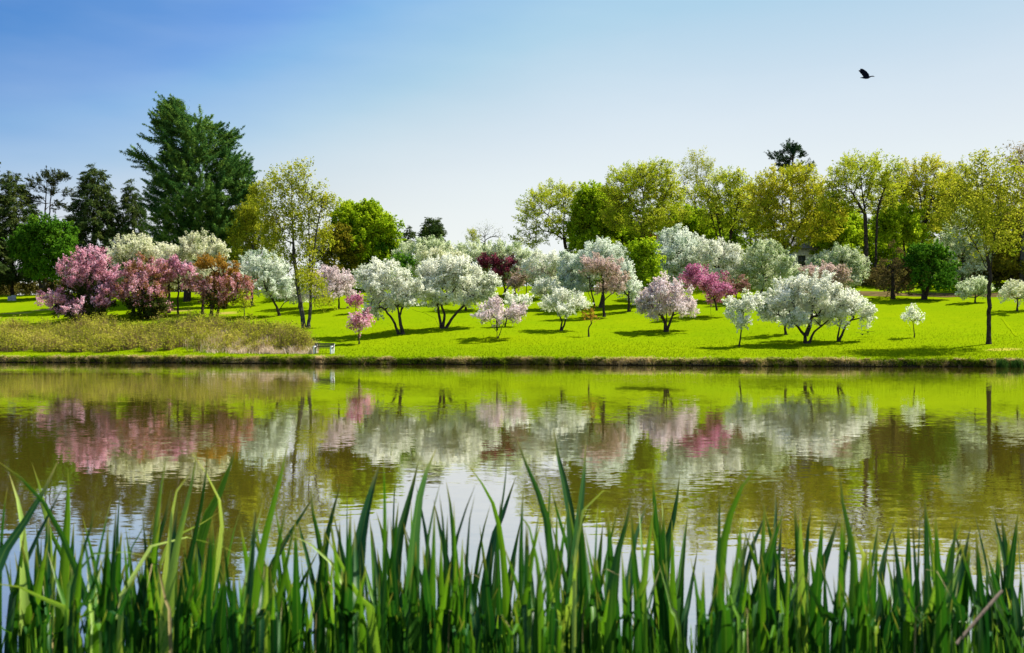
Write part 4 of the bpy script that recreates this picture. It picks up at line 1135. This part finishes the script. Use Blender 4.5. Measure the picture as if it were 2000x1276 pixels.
def box_obj(name, boxes, mat, parent, bev=0.01):
    gg = Geo()
    for b in boxes:
        gg.quads(box_q(*b), 0.5)
    P = np.concatenate(gg.q)
    o = gg.build(name, mat, parent)
    import bmesh
    bm = bmesh.new()
    bm.from_mesh(o.data)
    bmesh.ops.remove_doubles(bm, verts=bm.verts, dist=1e-5)
    bmesh.ops.recalc_face_normals(bm, faces=bm.faces)
    if bev:
        bmesh.ops.bevel(bm, geom=list(bm.edges), offset=bev, segments=2, affect='EDGES', profile=0.6)
    bm.to_mesh(o.data)
    bm.free()
    return o


WHITEPAINT = plain_mat('white_painted_concrete', (0.66, 0.66, 0.67), (0.84, 0.84, 0.85), 9, 0.6)
SLAT = plain_mat('dark_weathered_wood', (0.020, 0.017, 0.016), (0.07, 0.058, 0.05), 7, 0.8)
bp = spot(632, 691)
bench = empty('park_bench', bp, 'white ended park bench with dark slats facing the pond', 'bench')
bench.rotation_euler = (0, 0, R(-14))
for sx in (-0.77, 0.77):
    box_obj('side_frame', [((sx, -0.20, 0.23), 0.15, 0.13, 0.50), ((sx, 0.24, 0.41), 0.15, 0.13, 0.86, R(-8)), ((sx, 0.02, 0.40), 0.146, 0.50, 0.10), ((sx, -0.10, 0.60), 0.14, 0.36, 0.07), ((sx, -0.22, 0.52), 0.13, 0.09, 0.14)], WHITEPAINT, bench, 0.012)
for i, yy in enumerate((-0.19, -0.05, 0.09)):
    box_obj('seat_slat', [((0, yy, 0.475), 1.80, 0.12, 0.07)], SLAT, bench, 0.006)
for zz in (0.62, 0.80):
    box_obj('back_slat', [((0, 0.16 + (zz - 0.5) * 0.14, zz), 1.78, 0.04, 0.135, R(-8))], SLAT, bench, 0.006)

STONE = plain_mat('pale_stone', (0.20, 0.20, 0.21), (0.36, 0.36, 0.38), 4, 0.8)
for (px, row, w, h, lab) in ((19, 563, 0.55, 0.75, 'upright pale grey stone block under the spruces, the left one of two'), (27, 562, 0.65, 0.9, 'upright pale grey stone block under the spruces, the right one of two')):
    p = spot(px, s=61)
    r = box_obj('stone_block', [((0, 0, h / 2 - 0.08), w, 0.3, h)], STONE, None, 0.05)
    r.location = [float(v) for v in p]
    tag(r, lab, 'stone block', 'stone blocks under the spruces')

# a pale house glimpsed through the wood
HW = plain_mat('pale_siding', (0.50, 0.52, 0.55), (0.66, 0.68, 0.70), 2, 0.8)
HR = plain_mat('grey_shingles', (0.10, 0.10, 0.11), (0.20, 0.20, 0.21), 6, 0.9)
HG = plain_mat('dark_glass', (0.02, 0.025, 0.03), (0.05, 0.06, 0.07), 2, 0.1)
hp = spot(1570, s=80)
house = empty('house', hp, 'pale house glimpsed between the trunks of the wood', 'house')
box_obj('wall', [((0, 0, 2.6), 4.6, 6.0, 5.6)], HW, house, 0.0)
for sg in (-1, 1):
    box_obj('roof', [((0, sg * 1.7, 6.35), 5.2, 4.2, 0.18, R(-sg * 30))], HR, house, 0.02)
for wx in (-1.2, 1.2):
    wn = box_obj('window', [((wx, -3.03, 3.6), 1.1, 0.08, 1.5)], HG, house, 0.0)
    box_obj('frame', [((wx - 0.6, -3.05, 3.6), 0.09, 0.12, 1.7), ((wx + 0.6, -3.05, 3.6), 0.09, 0.12, 1.7), ((wx, -3.05, 4.42), 1.11, 0.12, 0.09), ((wx, -3.05, 2.78), 1.11, 0.12, 0.09)], WHITEPAINT, wn, 0.0)

FEATHER = plain_mat('dark_feathers', (0.004, 0.005, 0.010), (0.014, 0.017, 0.028), 9, 0.9)


def loft(bm, rings):
    vs_ = [[bm.verts.new(p) for p in r] for r in rings]
    m = len(rings[0])
    for a, b in zip(vs_[:-1], vs_[1:]):
        for i in range(m):
            bm.faces.new((a[i], a[(i + 1) % m], b[(i + 1) % m], b[i]))
    bm.faces.new(vs_[0][::-1])
    bm.faces.new(vs_[-1])


def bird_mesh(name, spine, wings, voxel):
    """spine: (x, z, ry, rz) rings along the body; wings: lists of (x_lead, x_trail, y, z) stations; welded into one skin"""
    import bmesh
    bm = bmesh.new()
    loft(bm, [[(x_, ry * math.cos(a), z_ + rz * math.sin(a)) for a in np.linspace(0, 2 * math.pi, 10, endpoint=False)] for x_, z_, ry, rz in spine])
    for w in wings:
        rings = []
        dy_, dz_ = w[-1][2] - w[0][2], w[-1][3] - w[0][3]
        ln_ = math.hypot(dy_, dz_)
        ny_, nz_ = -dz_ / ln_, dy_ / ln_
        for (xl, xt, yy, zz, th) in w:
            m_ = (xl + xt) / 2

            def pt(x_, t_):
                return (x_, yy + ny_ * t_, zz + nz_ * t_)
            rings.append([pt(xl, 0), pt((xl + m_) / 2, th), pt(m_, th * 0.8), pt(xt, 0.004), pt(xt, -0.004), pt(m_, -th * 0.6), pt((xl + m_) / 2, -th * 0.7)])
        loft(bm, rings)
    bmesh.ops.recalc_face_normals(bm, faces=bm.faces)
    me = bpy.data.meshes.new(name)
    bm.to_mesh(me)
    bm.free()
    me.materials.append(FEATHER)
    o = bpy.data.objects.new(name, me)
    COL.objects.link(o)
    md = o.modifiers.new('weld', 'REMESH')
    md.mode = 'VOXEL'
    md.voxel_size = voxel
    md.use_smooth_shade = True
    return o


spine = [(-0.42, -0.01, 0.03, 0.008), (-0.34, 0.0, 0.06, 0.02), (-0.22, 0.0, 0.07, 0.05), (-0.08, 0.0, 0.085, 0.075), (0.06, 0.01, 0.075, 0.07), (0.14, 0.04, 0.05, 0.045), (0.22, 0.075, 0.035, 0.03), (0.30, 0.085, 0.034, 0.03), (0.36, 0.075, 0.030, 0.026), (0.40, 0.06, 0.014, 0.012), (0.46, 0.045, 0.006, 0.006)]
wing_r = [(0.13, -0.22, -0.03, 0.03, 0.03), (0.10, -0.28, -0.06, 0.16, 0.03), (-0.02, -0.38, -0.08, 0.30, 0.028), (-0.16, -0.47, -0.09, 0.42, 0.024), (-0.30, -0.47, -0.09, 0.49, 0.018)]
wing_l = [(xl, xt, -yy * 0.9, zz * 0.93, th) for xl, xt, yy, zz, th in wing_r]
bird = bird_mesh('bird', spine, [wing_r, wing_l], 0.014)
bird.location = [float(v) for v in at(1694, 152, 58.0)]
bird.scale = (1.02, 1.02, 1.02)
tag(bird, 'dark long necked bird flying with raised wings high in the sky', 'bird')
sw_spine = [(-0.20, 0.0, 0.03, 0.006), (-0.10, 0.0, 0.035, 0.03), (0.0, 0.0, 0.05, 0.05), (0.09, 0.005, 0.045, 0.042), (0.15, 0.02, 0.032, 0.03), (0.19, 0.015, 0.012, 0.012), (0.21, 0.012, 0.005, 0.005)]
sw = [(0.10, -0.08, 0.02, 0.02, 0.014), (0.09, -0.08, 0.18, 0.07, 0.012), (0.0, -0.10, 0.36, 0.06, 0.010), (-0.10, -0.13, 0.46, 0.03, 0.008)]
sw2 = [(a, b, -c, e, f) for a, b, c, e, f in sw]
small = bird_mesh('bird', sw_spine, [sw, sw2], 0.012)
for i, (px, row, rz, lab) in enumerate(((1684, 657, 1.2, 'small dark bird skimming the grass, the lower left one of two'), (1695, 652, 1.35, 'small dark bird skimming the grass, the upper right one of two'))):
    o = small if i == 0 else small.copy()
    if i:
        COL.objects.link(o)
    p = spot(px, row + 6)
    o.location = (float(p[0]), float(p[1]), float(p[2] + 0.40))
    o.rotation_euler = (0.15, 0, rz)
    o.scale = (1.35, 1.35, 1.35)
    tag(o, lab, 'bird', 'small birds over the lawn')

# reeds standing in the water at the right end of the far bank
RUSH = leaf_mat('rush', [(0.0, (0.02, 0.06, 0.012)), (1.0, (0.07, 0.15, 0.02))], 0.35)
for (px, w, lab) in ((1968, 0.45, 'dark green rush tuft at the far waterline, left one near the right edge'), (1994, 0.5, 'dark green rush tuft at the far waterline, cut by the right edge')):
    k = (px - 1000) / F
    d = 75.2 / (1 + 0.237 * k)
    b0 = np.array([k * d, d + float(wig(np.array(k * d))), 0.0])
    geo = Geo()
    m = 320
    P = b0 + np.stack([np.clip(g.normal(0, w * 0.38, m), -0.6 * w, 0.6 * w), g.normal(0, 0.2, m), np.zeros(m) - 0.1], axis=1)
    blades(geo, P, g.uniform(0.45, 0.85, m), g.normal(0, 0.10, (m, 3)) * np.array([1, 1, 0]), 0.03, g, g.uniform(0, 1, m))
    tag(geo.build('rush_tuft', RUSH, None, b0), lab, 'rushes', 'rush tufts at the far waterline')

# ------------------------------------------------------------------ iris clumps on the near bank
def iris_material():
    m, nt, out = new_mat('iris_leaf')
    a = nt.nodes.new('ShaderNodeAttribute')
    a.attribute_name = 'tint'
    ac = nt.nodes.new('ShaderNodeAttribute')
    ac.attribute_name = 'across'
    al = nt.nodes.new('ShaderNodeAttribute')
    al.attribute_name = 'along'
    cmb = nt.nodes.new('ShaderNodeCombineXYZ')
    nt.links.new(math_node(nt, 'MULTIPLY', ac.outputs['Fac'], 14.0), cmb.inputs[0])
    nt.links.new(math_node(nt, 'MULTIPLY', al.outputs['Fac'], 2.0), cmb.inputs[1])
    nt.links.new(math_node(nt, 'MULTIPLY', a.outputs['Fac'], 37.0), cmb.inputs[2])
    vein = noise(nt, 1.6, 3, cmb.outputs[0], 0.6)
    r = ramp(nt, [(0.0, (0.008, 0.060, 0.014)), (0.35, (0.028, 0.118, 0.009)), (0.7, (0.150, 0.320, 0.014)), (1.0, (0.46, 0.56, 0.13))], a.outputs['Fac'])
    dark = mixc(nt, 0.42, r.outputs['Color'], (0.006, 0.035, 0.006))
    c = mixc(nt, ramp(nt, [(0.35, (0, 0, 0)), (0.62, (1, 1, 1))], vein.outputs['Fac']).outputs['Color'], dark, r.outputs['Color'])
    rib = ramp(nt, [(0.42, (0, 0, 0)), (0.5, (1, 1, 1)), (0.58, (0, 0, 0))], ac.outputs['Fac']).outputs['Color']
    c = mixc(nt, math_node(nt, 'MULTIPLY', rib, 0.30), c, (0.20, 0.34, 0.05))
    # browning leaf tips
    tipm = ramp(nt, [(0.94, (0, 0, 0)), (0.99, (0.75, 0.75, 0.75))], al.outputs['Fac']).outputs['Color']
    c = mixc(nt, tipm, c, (0.30, 0.26, 0.06))
    p = nt.nodes.new('ShaderNodeBsdfPrincipled')
    p.inputs['Roughness'].default_value = 0.45
    p.inputs['Specular IOR Level'].default_value = 0.25
    nt.links.new(c, p.inputs['Base Color'])
    tr = nt.nodes.new('ShaderNodeBsdfTranslucent')
    tm = nt.nodes.new('ShaderNodeMix')
    tm.data_type = 'RGBA'
    tm.blend_type = 'MULTIPLY'
    tm.inputs['Factor'].default_value = 1
    nt.links.new(c, tm.inputs['A'])
    tm.inputs['B'].default_value = (1.25, 1.3, 0.6, 1)
    nt.links.new(tm.outputs['Result'], tr.inputs['Color'])
    x = nt.nodes.new('ShaderNodeMixShader')
    x.inputs['Fac'].default_value = 0.30
    nt.links.new(p.outputs[0], x.inputs[1])
    nt.links.new(tr.outputs[0], x.inputs[2])
    nt.links.new(x.outputs[0], out.inputs['Surface'])
    return m


IRIS = iris_material()
DEAD = plain_mat('withered_leaf', (0.13, 0.10, 0.03), (0.30, 0.24, 0.09), 30, 0.8)
DRY = plain_mat('dry_stalk', (0.16, 0.11, 0.07), (0.30, 0.22, 0.15), 20, 0.8)


def smooth_curve(P, n):
    P = np.asarray(P, float)
    Q = np.vstack([2 * P[0] - P[1], P, 2 * P[-1] - P[-2]])
    seg = np.linalg.norm(np.diff(P, axis=0), axis=1)
    cum = np.concatenate([[0], np.cumsum(seg)]) / seg.sum()
    out = []
    for u in np.linspace(0, 1, n):
        i = min(len(P) - 2, int(np.searchsorted(cum, u, side='right') - 1))
        f = (u - cum[i]) / max(1e-9, cum[i + 1] - cum[i])
        p0, p1, p2, p3 = Q[i], Q[i + 1], Q[i + 2], Q[i + 3]
        out.append(0.5 * (2 * p1 + (p2 - p0) * f + (2 * p0 - 5 * p1 + 4 * p2 - p3) * f * f + (3 * p1 - 3 * p2 + p3 - p0) * f ** 3))
    return np.array(out)


def iris_leaf(parent, origin, pts, width, tone, twist, g, n=22, tw_end=0.0, mat=None, name='leaf'):
    """one sword leaf: pts run from root to tip in metres; a shallow V across, tapering to a point"""
    C = smooth_curve(pts, n)
    T = nrm(np.gradient(C, axis=0))
    u = np.linspace(0, 1, n)
    wv = width * np.interp(u, [0, 0.25, 0.5, 0.72, 0.88, 0.96, 1], [0.85, 1.0, 1.0, 0.82, 0.46, 0.18, 0.01])
    ref = np.array([math.cos(twist), math.sin(twist), 0.0])
    V, prev = [], None
    for i in range(n):
        a = twist + tw_end * u[i]
        r = np.array([math.cos(a), math.sin(a), 0.0])
        side = r - T[i] * r.dot(T[i])
        if np.linalg.norm(side) < 0.15 and prev is not None:
            side = prev
        side = side / np.linalg.norm(side)
        if prev is not None:
            side = nrm(0.6 * side + 0.4 * prev)
        prev = side
        nn = np.cross(side, T[i])
        for k in (-1, -0.5, 0, 0.5, 1):
            V.append(C[i] + side * wv[i] * 0.5 * k + nn * wv[i] * 0.16 * (abs(k) ** 1.3))
    V = np.array(V) - origin
    m = 5
    idx = np.arange(n * m).reshape(n, m)
    Q = np.stack([idx[:-1, :-1], idx[:-1, 1:], idx[1:, 1:], idx[1:, :-1]], axis=-1).reshape(-1, 4)
    o = mesh_np(name, V, Q, mat or IRIS, parent, origin, np.full(len(Q), tone), smooth=True)
    a = o.data.attributes.new('across', 'FLOAT', 'POINT')
    a.data.foreach_set('value', np.tile(np.linspace(0, 1, m), n).astype(np.float32))
    a = o.data.attributes.new('along', 'FLOAT', 'POINT')
    a.data.foreach_set('value', np.repeat(u, m).astype(np.float32))
    return o


# every clump: its label and its leaves as measured in the photo - (width px, tone, [(px, row) from tip to foot])
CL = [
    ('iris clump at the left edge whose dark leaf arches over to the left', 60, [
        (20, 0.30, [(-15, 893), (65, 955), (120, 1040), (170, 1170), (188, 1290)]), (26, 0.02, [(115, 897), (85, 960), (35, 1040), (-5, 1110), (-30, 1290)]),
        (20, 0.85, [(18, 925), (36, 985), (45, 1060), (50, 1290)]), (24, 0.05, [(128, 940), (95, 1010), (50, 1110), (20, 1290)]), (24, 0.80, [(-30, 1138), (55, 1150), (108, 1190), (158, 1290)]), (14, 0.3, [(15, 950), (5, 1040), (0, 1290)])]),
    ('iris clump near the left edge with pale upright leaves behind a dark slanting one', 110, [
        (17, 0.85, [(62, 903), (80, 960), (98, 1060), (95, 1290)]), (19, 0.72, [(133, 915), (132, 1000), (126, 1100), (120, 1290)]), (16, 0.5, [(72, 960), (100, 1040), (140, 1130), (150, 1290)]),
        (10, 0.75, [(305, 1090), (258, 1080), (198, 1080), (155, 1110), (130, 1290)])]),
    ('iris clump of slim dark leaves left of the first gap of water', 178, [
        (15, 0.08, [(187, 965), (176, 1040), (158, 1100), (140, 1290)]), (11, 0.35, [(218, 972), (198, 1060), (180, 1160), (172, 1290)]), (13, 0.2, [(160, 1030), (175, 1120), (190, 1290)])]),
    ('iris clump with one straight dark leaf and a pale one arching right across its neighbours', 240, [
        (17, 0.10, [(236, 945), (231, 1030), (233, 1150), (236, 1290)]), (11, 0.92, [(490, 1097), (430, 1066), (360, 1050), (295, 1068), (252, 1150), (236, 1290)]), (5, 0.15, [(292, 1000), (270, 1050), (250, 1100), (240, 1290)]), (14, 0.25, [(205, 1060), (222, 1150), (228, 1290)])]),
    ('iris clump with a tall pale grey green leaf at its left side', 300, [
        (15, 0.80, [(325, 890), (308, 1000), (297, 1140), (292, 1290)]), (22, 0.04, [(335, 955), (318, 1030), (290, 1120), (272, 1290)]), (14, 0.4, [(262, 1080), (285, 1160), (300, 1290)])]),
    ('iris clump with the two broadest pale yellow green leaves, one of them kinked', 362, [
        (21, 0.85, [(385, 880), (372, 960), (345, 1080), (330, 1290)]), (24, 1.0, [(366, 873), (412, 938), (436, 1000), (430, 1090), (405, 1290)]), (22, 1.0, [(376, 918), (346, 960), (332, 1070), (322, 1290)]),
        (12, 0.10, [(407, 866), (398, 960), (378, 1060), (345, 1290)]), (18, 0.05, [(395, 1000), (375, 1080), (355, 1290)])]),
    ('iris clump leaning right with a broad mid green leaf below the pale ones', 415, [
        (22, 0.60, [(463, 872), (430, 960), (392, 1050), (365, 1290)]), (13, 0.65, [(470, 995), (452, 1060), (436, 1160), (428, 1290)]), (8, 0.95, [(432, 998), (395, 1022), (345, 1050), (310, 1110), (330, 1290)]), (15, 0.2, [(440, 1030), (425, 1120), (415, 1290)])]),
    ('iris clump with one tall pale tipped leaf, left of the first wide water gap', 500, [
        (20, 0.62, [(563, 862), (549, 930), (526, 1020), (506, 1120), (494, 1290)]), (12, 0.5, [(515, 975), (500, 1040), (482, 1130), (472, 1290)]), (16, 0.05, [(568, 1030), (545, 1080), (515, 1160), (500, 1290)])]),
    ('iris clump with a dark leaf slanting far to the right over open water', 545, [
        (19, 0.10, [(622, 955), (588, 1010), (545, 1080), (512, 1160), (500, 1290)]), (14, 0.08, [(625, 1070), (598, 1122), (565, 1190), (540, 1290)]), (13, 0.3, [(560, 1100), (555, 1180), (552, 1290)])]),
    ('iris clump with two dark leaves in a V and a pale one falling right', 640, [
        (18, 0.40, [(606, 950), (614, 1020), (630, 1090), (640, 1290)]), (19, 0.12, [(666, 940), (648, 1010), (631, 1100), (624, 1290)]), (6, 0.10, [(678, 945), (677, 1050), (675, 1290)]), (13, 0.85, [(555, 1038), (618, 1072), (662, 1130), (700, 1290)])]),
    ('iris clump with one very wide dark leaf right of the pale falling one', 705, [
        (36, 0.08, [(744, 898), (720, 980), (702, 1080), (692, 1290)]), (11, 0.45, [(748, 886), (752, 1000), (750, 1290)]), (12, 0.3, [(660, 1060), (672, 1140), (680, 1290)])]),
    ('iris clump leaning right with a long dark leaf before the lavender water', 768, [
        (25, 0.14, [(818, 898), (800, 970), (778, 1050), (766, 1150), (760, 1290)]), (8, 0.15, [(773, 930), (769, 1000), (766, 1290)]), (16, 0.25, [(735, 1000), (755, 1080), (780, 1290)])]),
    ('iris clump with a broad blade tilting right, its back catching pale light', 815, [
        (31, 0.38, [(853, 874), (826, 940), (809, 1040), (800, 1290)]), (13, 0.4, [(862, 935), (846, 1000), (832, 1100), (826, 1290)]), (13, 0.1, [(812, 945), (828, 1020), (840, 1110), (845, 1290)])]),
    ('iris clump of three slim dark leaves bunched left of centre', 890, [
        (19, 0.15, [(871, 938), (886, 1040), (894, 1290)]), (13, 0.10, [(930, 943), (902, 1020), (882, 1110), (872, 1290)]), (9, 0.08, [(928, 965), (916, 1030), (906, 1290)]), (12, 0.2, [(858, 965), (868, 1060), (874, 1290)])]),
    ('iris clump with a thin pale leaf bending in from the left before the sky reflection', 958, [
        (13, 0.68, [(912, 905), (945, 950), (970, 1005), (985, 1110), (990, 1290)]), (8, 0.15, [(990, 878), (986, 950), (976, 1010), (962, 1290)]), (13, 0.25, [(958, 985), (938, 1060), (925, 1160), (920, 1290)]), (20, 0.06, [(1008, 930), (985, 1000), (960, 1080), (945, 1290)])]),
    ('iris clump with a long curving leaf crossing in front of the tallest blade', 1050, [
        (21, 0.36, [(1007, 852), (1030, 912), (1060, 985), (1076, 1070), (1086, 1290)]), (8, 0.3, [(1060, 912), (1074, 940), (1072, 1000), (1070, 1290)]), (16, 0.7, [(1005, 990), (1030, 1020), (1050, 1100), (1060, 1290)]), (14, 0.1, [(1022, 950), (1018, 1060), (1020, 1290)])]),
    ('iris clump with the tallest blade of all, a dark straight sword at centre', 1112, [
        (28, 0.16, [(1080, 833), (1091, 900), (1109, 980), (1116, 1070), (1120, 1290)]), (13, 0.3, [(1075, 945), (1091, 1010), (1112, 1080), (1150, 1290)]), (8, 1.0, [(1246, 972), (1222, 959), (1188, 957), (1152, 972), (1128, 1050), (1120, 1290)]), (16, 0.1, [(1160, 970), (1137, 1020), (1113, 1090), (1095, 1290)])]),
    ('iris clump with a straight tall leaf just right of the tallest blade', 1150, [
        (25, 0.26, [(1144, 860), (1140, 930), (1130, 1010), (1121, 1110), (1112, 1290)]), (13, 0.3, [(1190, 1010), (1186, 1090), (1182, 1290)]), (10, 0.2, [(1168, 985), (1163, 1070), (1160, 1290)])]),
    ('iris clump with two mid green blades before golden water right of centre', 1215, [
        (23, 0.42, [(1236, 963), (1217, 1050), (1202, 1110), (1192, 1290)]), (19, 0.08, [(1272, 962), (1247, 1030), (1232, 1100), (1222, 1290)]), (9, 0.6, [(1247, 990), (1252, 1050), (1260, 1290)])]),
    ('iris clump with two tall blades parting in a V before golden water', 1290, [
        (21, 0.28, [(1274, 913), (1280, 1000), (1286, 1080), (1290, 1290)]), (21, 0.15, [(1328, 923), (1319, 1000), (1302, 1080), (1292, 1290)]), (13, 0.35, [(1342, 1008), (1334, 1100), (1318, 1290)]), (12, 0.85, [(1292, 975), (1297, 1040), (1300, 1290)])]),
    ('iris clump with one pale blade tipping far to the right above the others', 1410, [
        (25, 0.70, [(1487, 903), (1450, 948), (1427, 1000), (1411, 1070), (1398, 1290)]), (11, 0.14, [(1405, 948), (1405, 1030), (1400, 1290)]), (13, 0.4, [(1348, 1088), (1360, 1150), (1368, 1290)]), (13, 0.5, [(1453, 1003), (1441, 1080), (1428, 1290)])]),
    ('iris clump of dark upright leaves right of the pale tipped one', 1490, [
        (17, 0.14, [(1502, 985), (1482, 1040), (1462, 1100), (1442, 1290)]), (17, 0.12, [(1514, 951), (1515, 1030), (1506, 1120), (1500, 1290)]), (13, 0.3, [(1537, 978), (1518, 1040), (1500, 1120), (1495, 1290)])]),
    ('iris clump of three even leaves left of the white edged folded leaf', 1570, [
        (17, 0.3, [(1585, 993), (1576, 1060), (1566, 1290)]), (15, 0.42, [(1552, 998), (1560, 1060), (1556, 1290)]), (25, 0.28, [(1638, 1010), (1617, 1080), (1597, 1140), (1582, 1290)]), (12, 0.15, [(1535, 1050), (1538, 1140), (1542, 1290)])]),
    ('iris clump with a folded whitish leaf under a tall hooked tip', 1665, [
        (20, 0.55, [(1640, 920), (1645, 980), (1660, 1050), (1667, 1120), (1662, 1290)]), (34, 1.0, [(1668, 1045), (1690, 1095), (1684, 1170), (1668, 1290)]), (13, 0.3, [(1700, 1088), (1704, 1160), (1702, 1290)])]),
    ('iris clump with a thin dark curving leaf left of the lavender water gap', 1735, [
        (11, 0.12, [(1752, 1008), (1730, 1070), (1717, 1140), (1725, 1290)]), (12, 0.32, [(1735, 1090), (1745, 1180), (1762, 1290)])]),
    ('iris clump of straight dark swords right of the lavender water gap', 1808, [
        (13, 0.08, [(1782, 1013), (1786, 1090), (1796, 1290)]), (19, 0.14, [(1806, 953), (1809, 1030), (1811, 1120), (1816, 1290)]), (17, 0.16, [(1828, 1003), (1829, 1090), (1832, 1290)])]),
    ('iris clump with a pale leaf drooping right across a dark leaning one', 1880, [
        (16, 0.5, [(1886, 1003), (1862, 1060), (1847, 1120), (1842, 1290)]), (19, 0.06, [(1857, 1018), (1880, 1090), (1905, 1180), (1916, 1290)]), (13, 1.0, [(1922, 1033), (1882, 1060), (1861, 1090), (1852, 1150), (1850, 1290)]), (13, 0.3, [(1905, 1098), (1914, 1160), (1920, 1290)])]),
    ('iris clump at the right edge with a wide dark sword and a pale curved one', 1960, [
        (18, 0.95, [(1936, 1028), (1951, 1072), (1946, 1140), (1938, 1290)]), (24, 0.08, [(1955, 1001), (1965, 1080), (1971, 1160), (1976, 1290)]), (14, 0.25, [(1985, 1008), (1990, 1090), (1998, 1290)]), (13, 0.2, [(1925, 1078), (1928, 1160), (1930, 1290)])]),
]
g = np.random.default_rng(77)
for ci, (lab, cpx, leaves) in enumerate(CL):
    y0 = 2.45 + 0.35 * math.sin(ci * 2.4) + g.uniform(-0.12, 0.12)
    cx = (cpx - 1000) / F * y0
    tz = min(1, max(0, (y0 - 1.4) / 2.4))
    bz = 0.12 - 0.75 * tz * tz * (3 - 2 * tz)
    org = np.array([cx, y0, max(bz, -0.2)])
    root = empty('iris_clump', org, lab, 'iris plant', 'iris clumps along the near bank')

    def add(wpx, tone, path, dyt):
        n = len(path)
        P = []
        yl = y0 + g.uniform(-0.13, 0.13)
        if max(a for a, b in path) - min(a for a, b in path) > 125:
            yl = min(yl, 2.15)
        for i, (a, b) in enumerate(path):
            f = 1 - i / (n - 1)
            P.append(at(a, b, yl + dyt * f))
        P.append(np.array([0.85 * P[-1][0] + 0.15 * cx + g.normal(0, 0.008), 0.5 * yl + 0.5 * y0, org[2] - 0.03]))
        P = P[::-1]
        tw = g.uniform(-0.75, 0.75)
        iris_leaf(root, org, P, 1.36 * wpx * yl / F / math.cos(tw) ** 0.6, tone, tw, g, tw_end=g.uniform(-0.5, 0.5))
    for (wpx, tone, path) in leaves:
        add(wpx, tone, path, g.uniform(-0.15, 0.22))
    # the other leaves of the same clump, overlapping its neighbours
    for j in range(32):
        bx = cpx + g.uniform(-44, 44)
        tall = j < 11
        tr_ = g.uniform(975, 1120) if tall else g.uniform(1080, 1215)
        lean_ = g.normal(0, 30 if tall else 22)
        add(g.uniform(12, 23) if tall else g.uniform(8, 15), float(np.clip(g.beta(0.9, 1.9), 0.0, 0.85)), [(bx + lean_, tr_), (bx + lean_ * 0.45, tr_ * 0.55 + 1290 * 0.45), (bx, 1300)], g.uniform(-0.25, 0.15))

    if ci % 4 == 1:      # a dead leaf, bent over
        bx = cpx + g.uniform(-30, 30)
        yl = y0 - 0.2
        sg = g.choice((-1, 1))
        P = [at(bx + sg * g.uniform(45, 90), g.uniform(1130, 1200), yl - 0.1), at(bx + sg * 30, g.uniform(1090, 1140), yl), at(bx + sg * 8, 1190, yl), at(bx, 1300, yl), np.array([at(bx, 1300, yl)[0], yl, org[2] - 0.03])]
        dl = iris_leaf(root, org, P[::-1], 0.012, 0.5, g.uniform(-0.6, 0.6), g, tw_end=1.5, mat=DEAD, name='dead_leaf')
        dl['label'] = 'withered straw coloured leaf bent over'

# a dry stalk lying across the right-hand clumps
P = [at(1868, 1258, 2.0), at(1905, 1214, 2.02), at(1957, 1154, 2.05)]
geo = Geo()
A = smooth_curve(P, 8)
geo.quads(tube_quads(A[:-1], A[1:], np.full(7, 0.0035), np.full(7, 0.0032), 8), 0.5)
tag(geo.build('dry_stalk', DRY, None, P[0]), 'broken brown dry stalk caught slanting among the right hand leaves', 'stalk')

# low blades closing the foot of the clumps
geo = Geo()
m = 11000
yy = g.uniform(1.55, 3.0, m)
xx = g.uniform(-1, 1, m) * (0.56 * yy + 1.4)
tz = np.clip((yy - 1.4) / 2.4, 0, 1)
zz = np.maximum(0.12 - 0.75 * tz * tz * (3 - 2 * tz), -0.15)
P = np.stack([xx, yy, zz], axis=1)
topz = CAMZ - (g.uniform(1130, 1380, m) - HZ) / F * yy
blades(geo, P, np.maximum(topz - zz, 0.3), g.normal(0, 0.07, (m, 3)) * np.array([1, 1, 0]), 0.02, g, g.uniform(0, 1, m))
for sd_ in (-1, 1):      # the same bed of leaves goes on along the bank to either side
    m = 1100
    yy = g.uniform(2.0, 2.9, m)
    xx = sd_ * (0.56 * yy + 0.05 + g.uniform(0, 3.2, m))
    tz = np.clip((yy - 1.4) / 2.4, 0, 1)
    zz = np.maximum(0.12 - 0.75 * tz * tz * (3 - 2 * tz), -0.15)
    blades(geo, np.stack([xx, yy, zz], axis=1), g.uniform(0.6, 1.25, m), g.normal(0, 0.12, (m, 3)) * np.array([1, 1, 0]), 0.035, g, g.uniform(0, 1, m))
GRASS = leaf_mat('near_grass', [(0.0, (0.010, 0.045, 0.006)), (0.6, (0.050, 0.15, 0.010)), (1.0, (0.18, 0.34, 0.02))], 0.42)
tag(geo.build('near_grass', GRASS), kind='stuff')
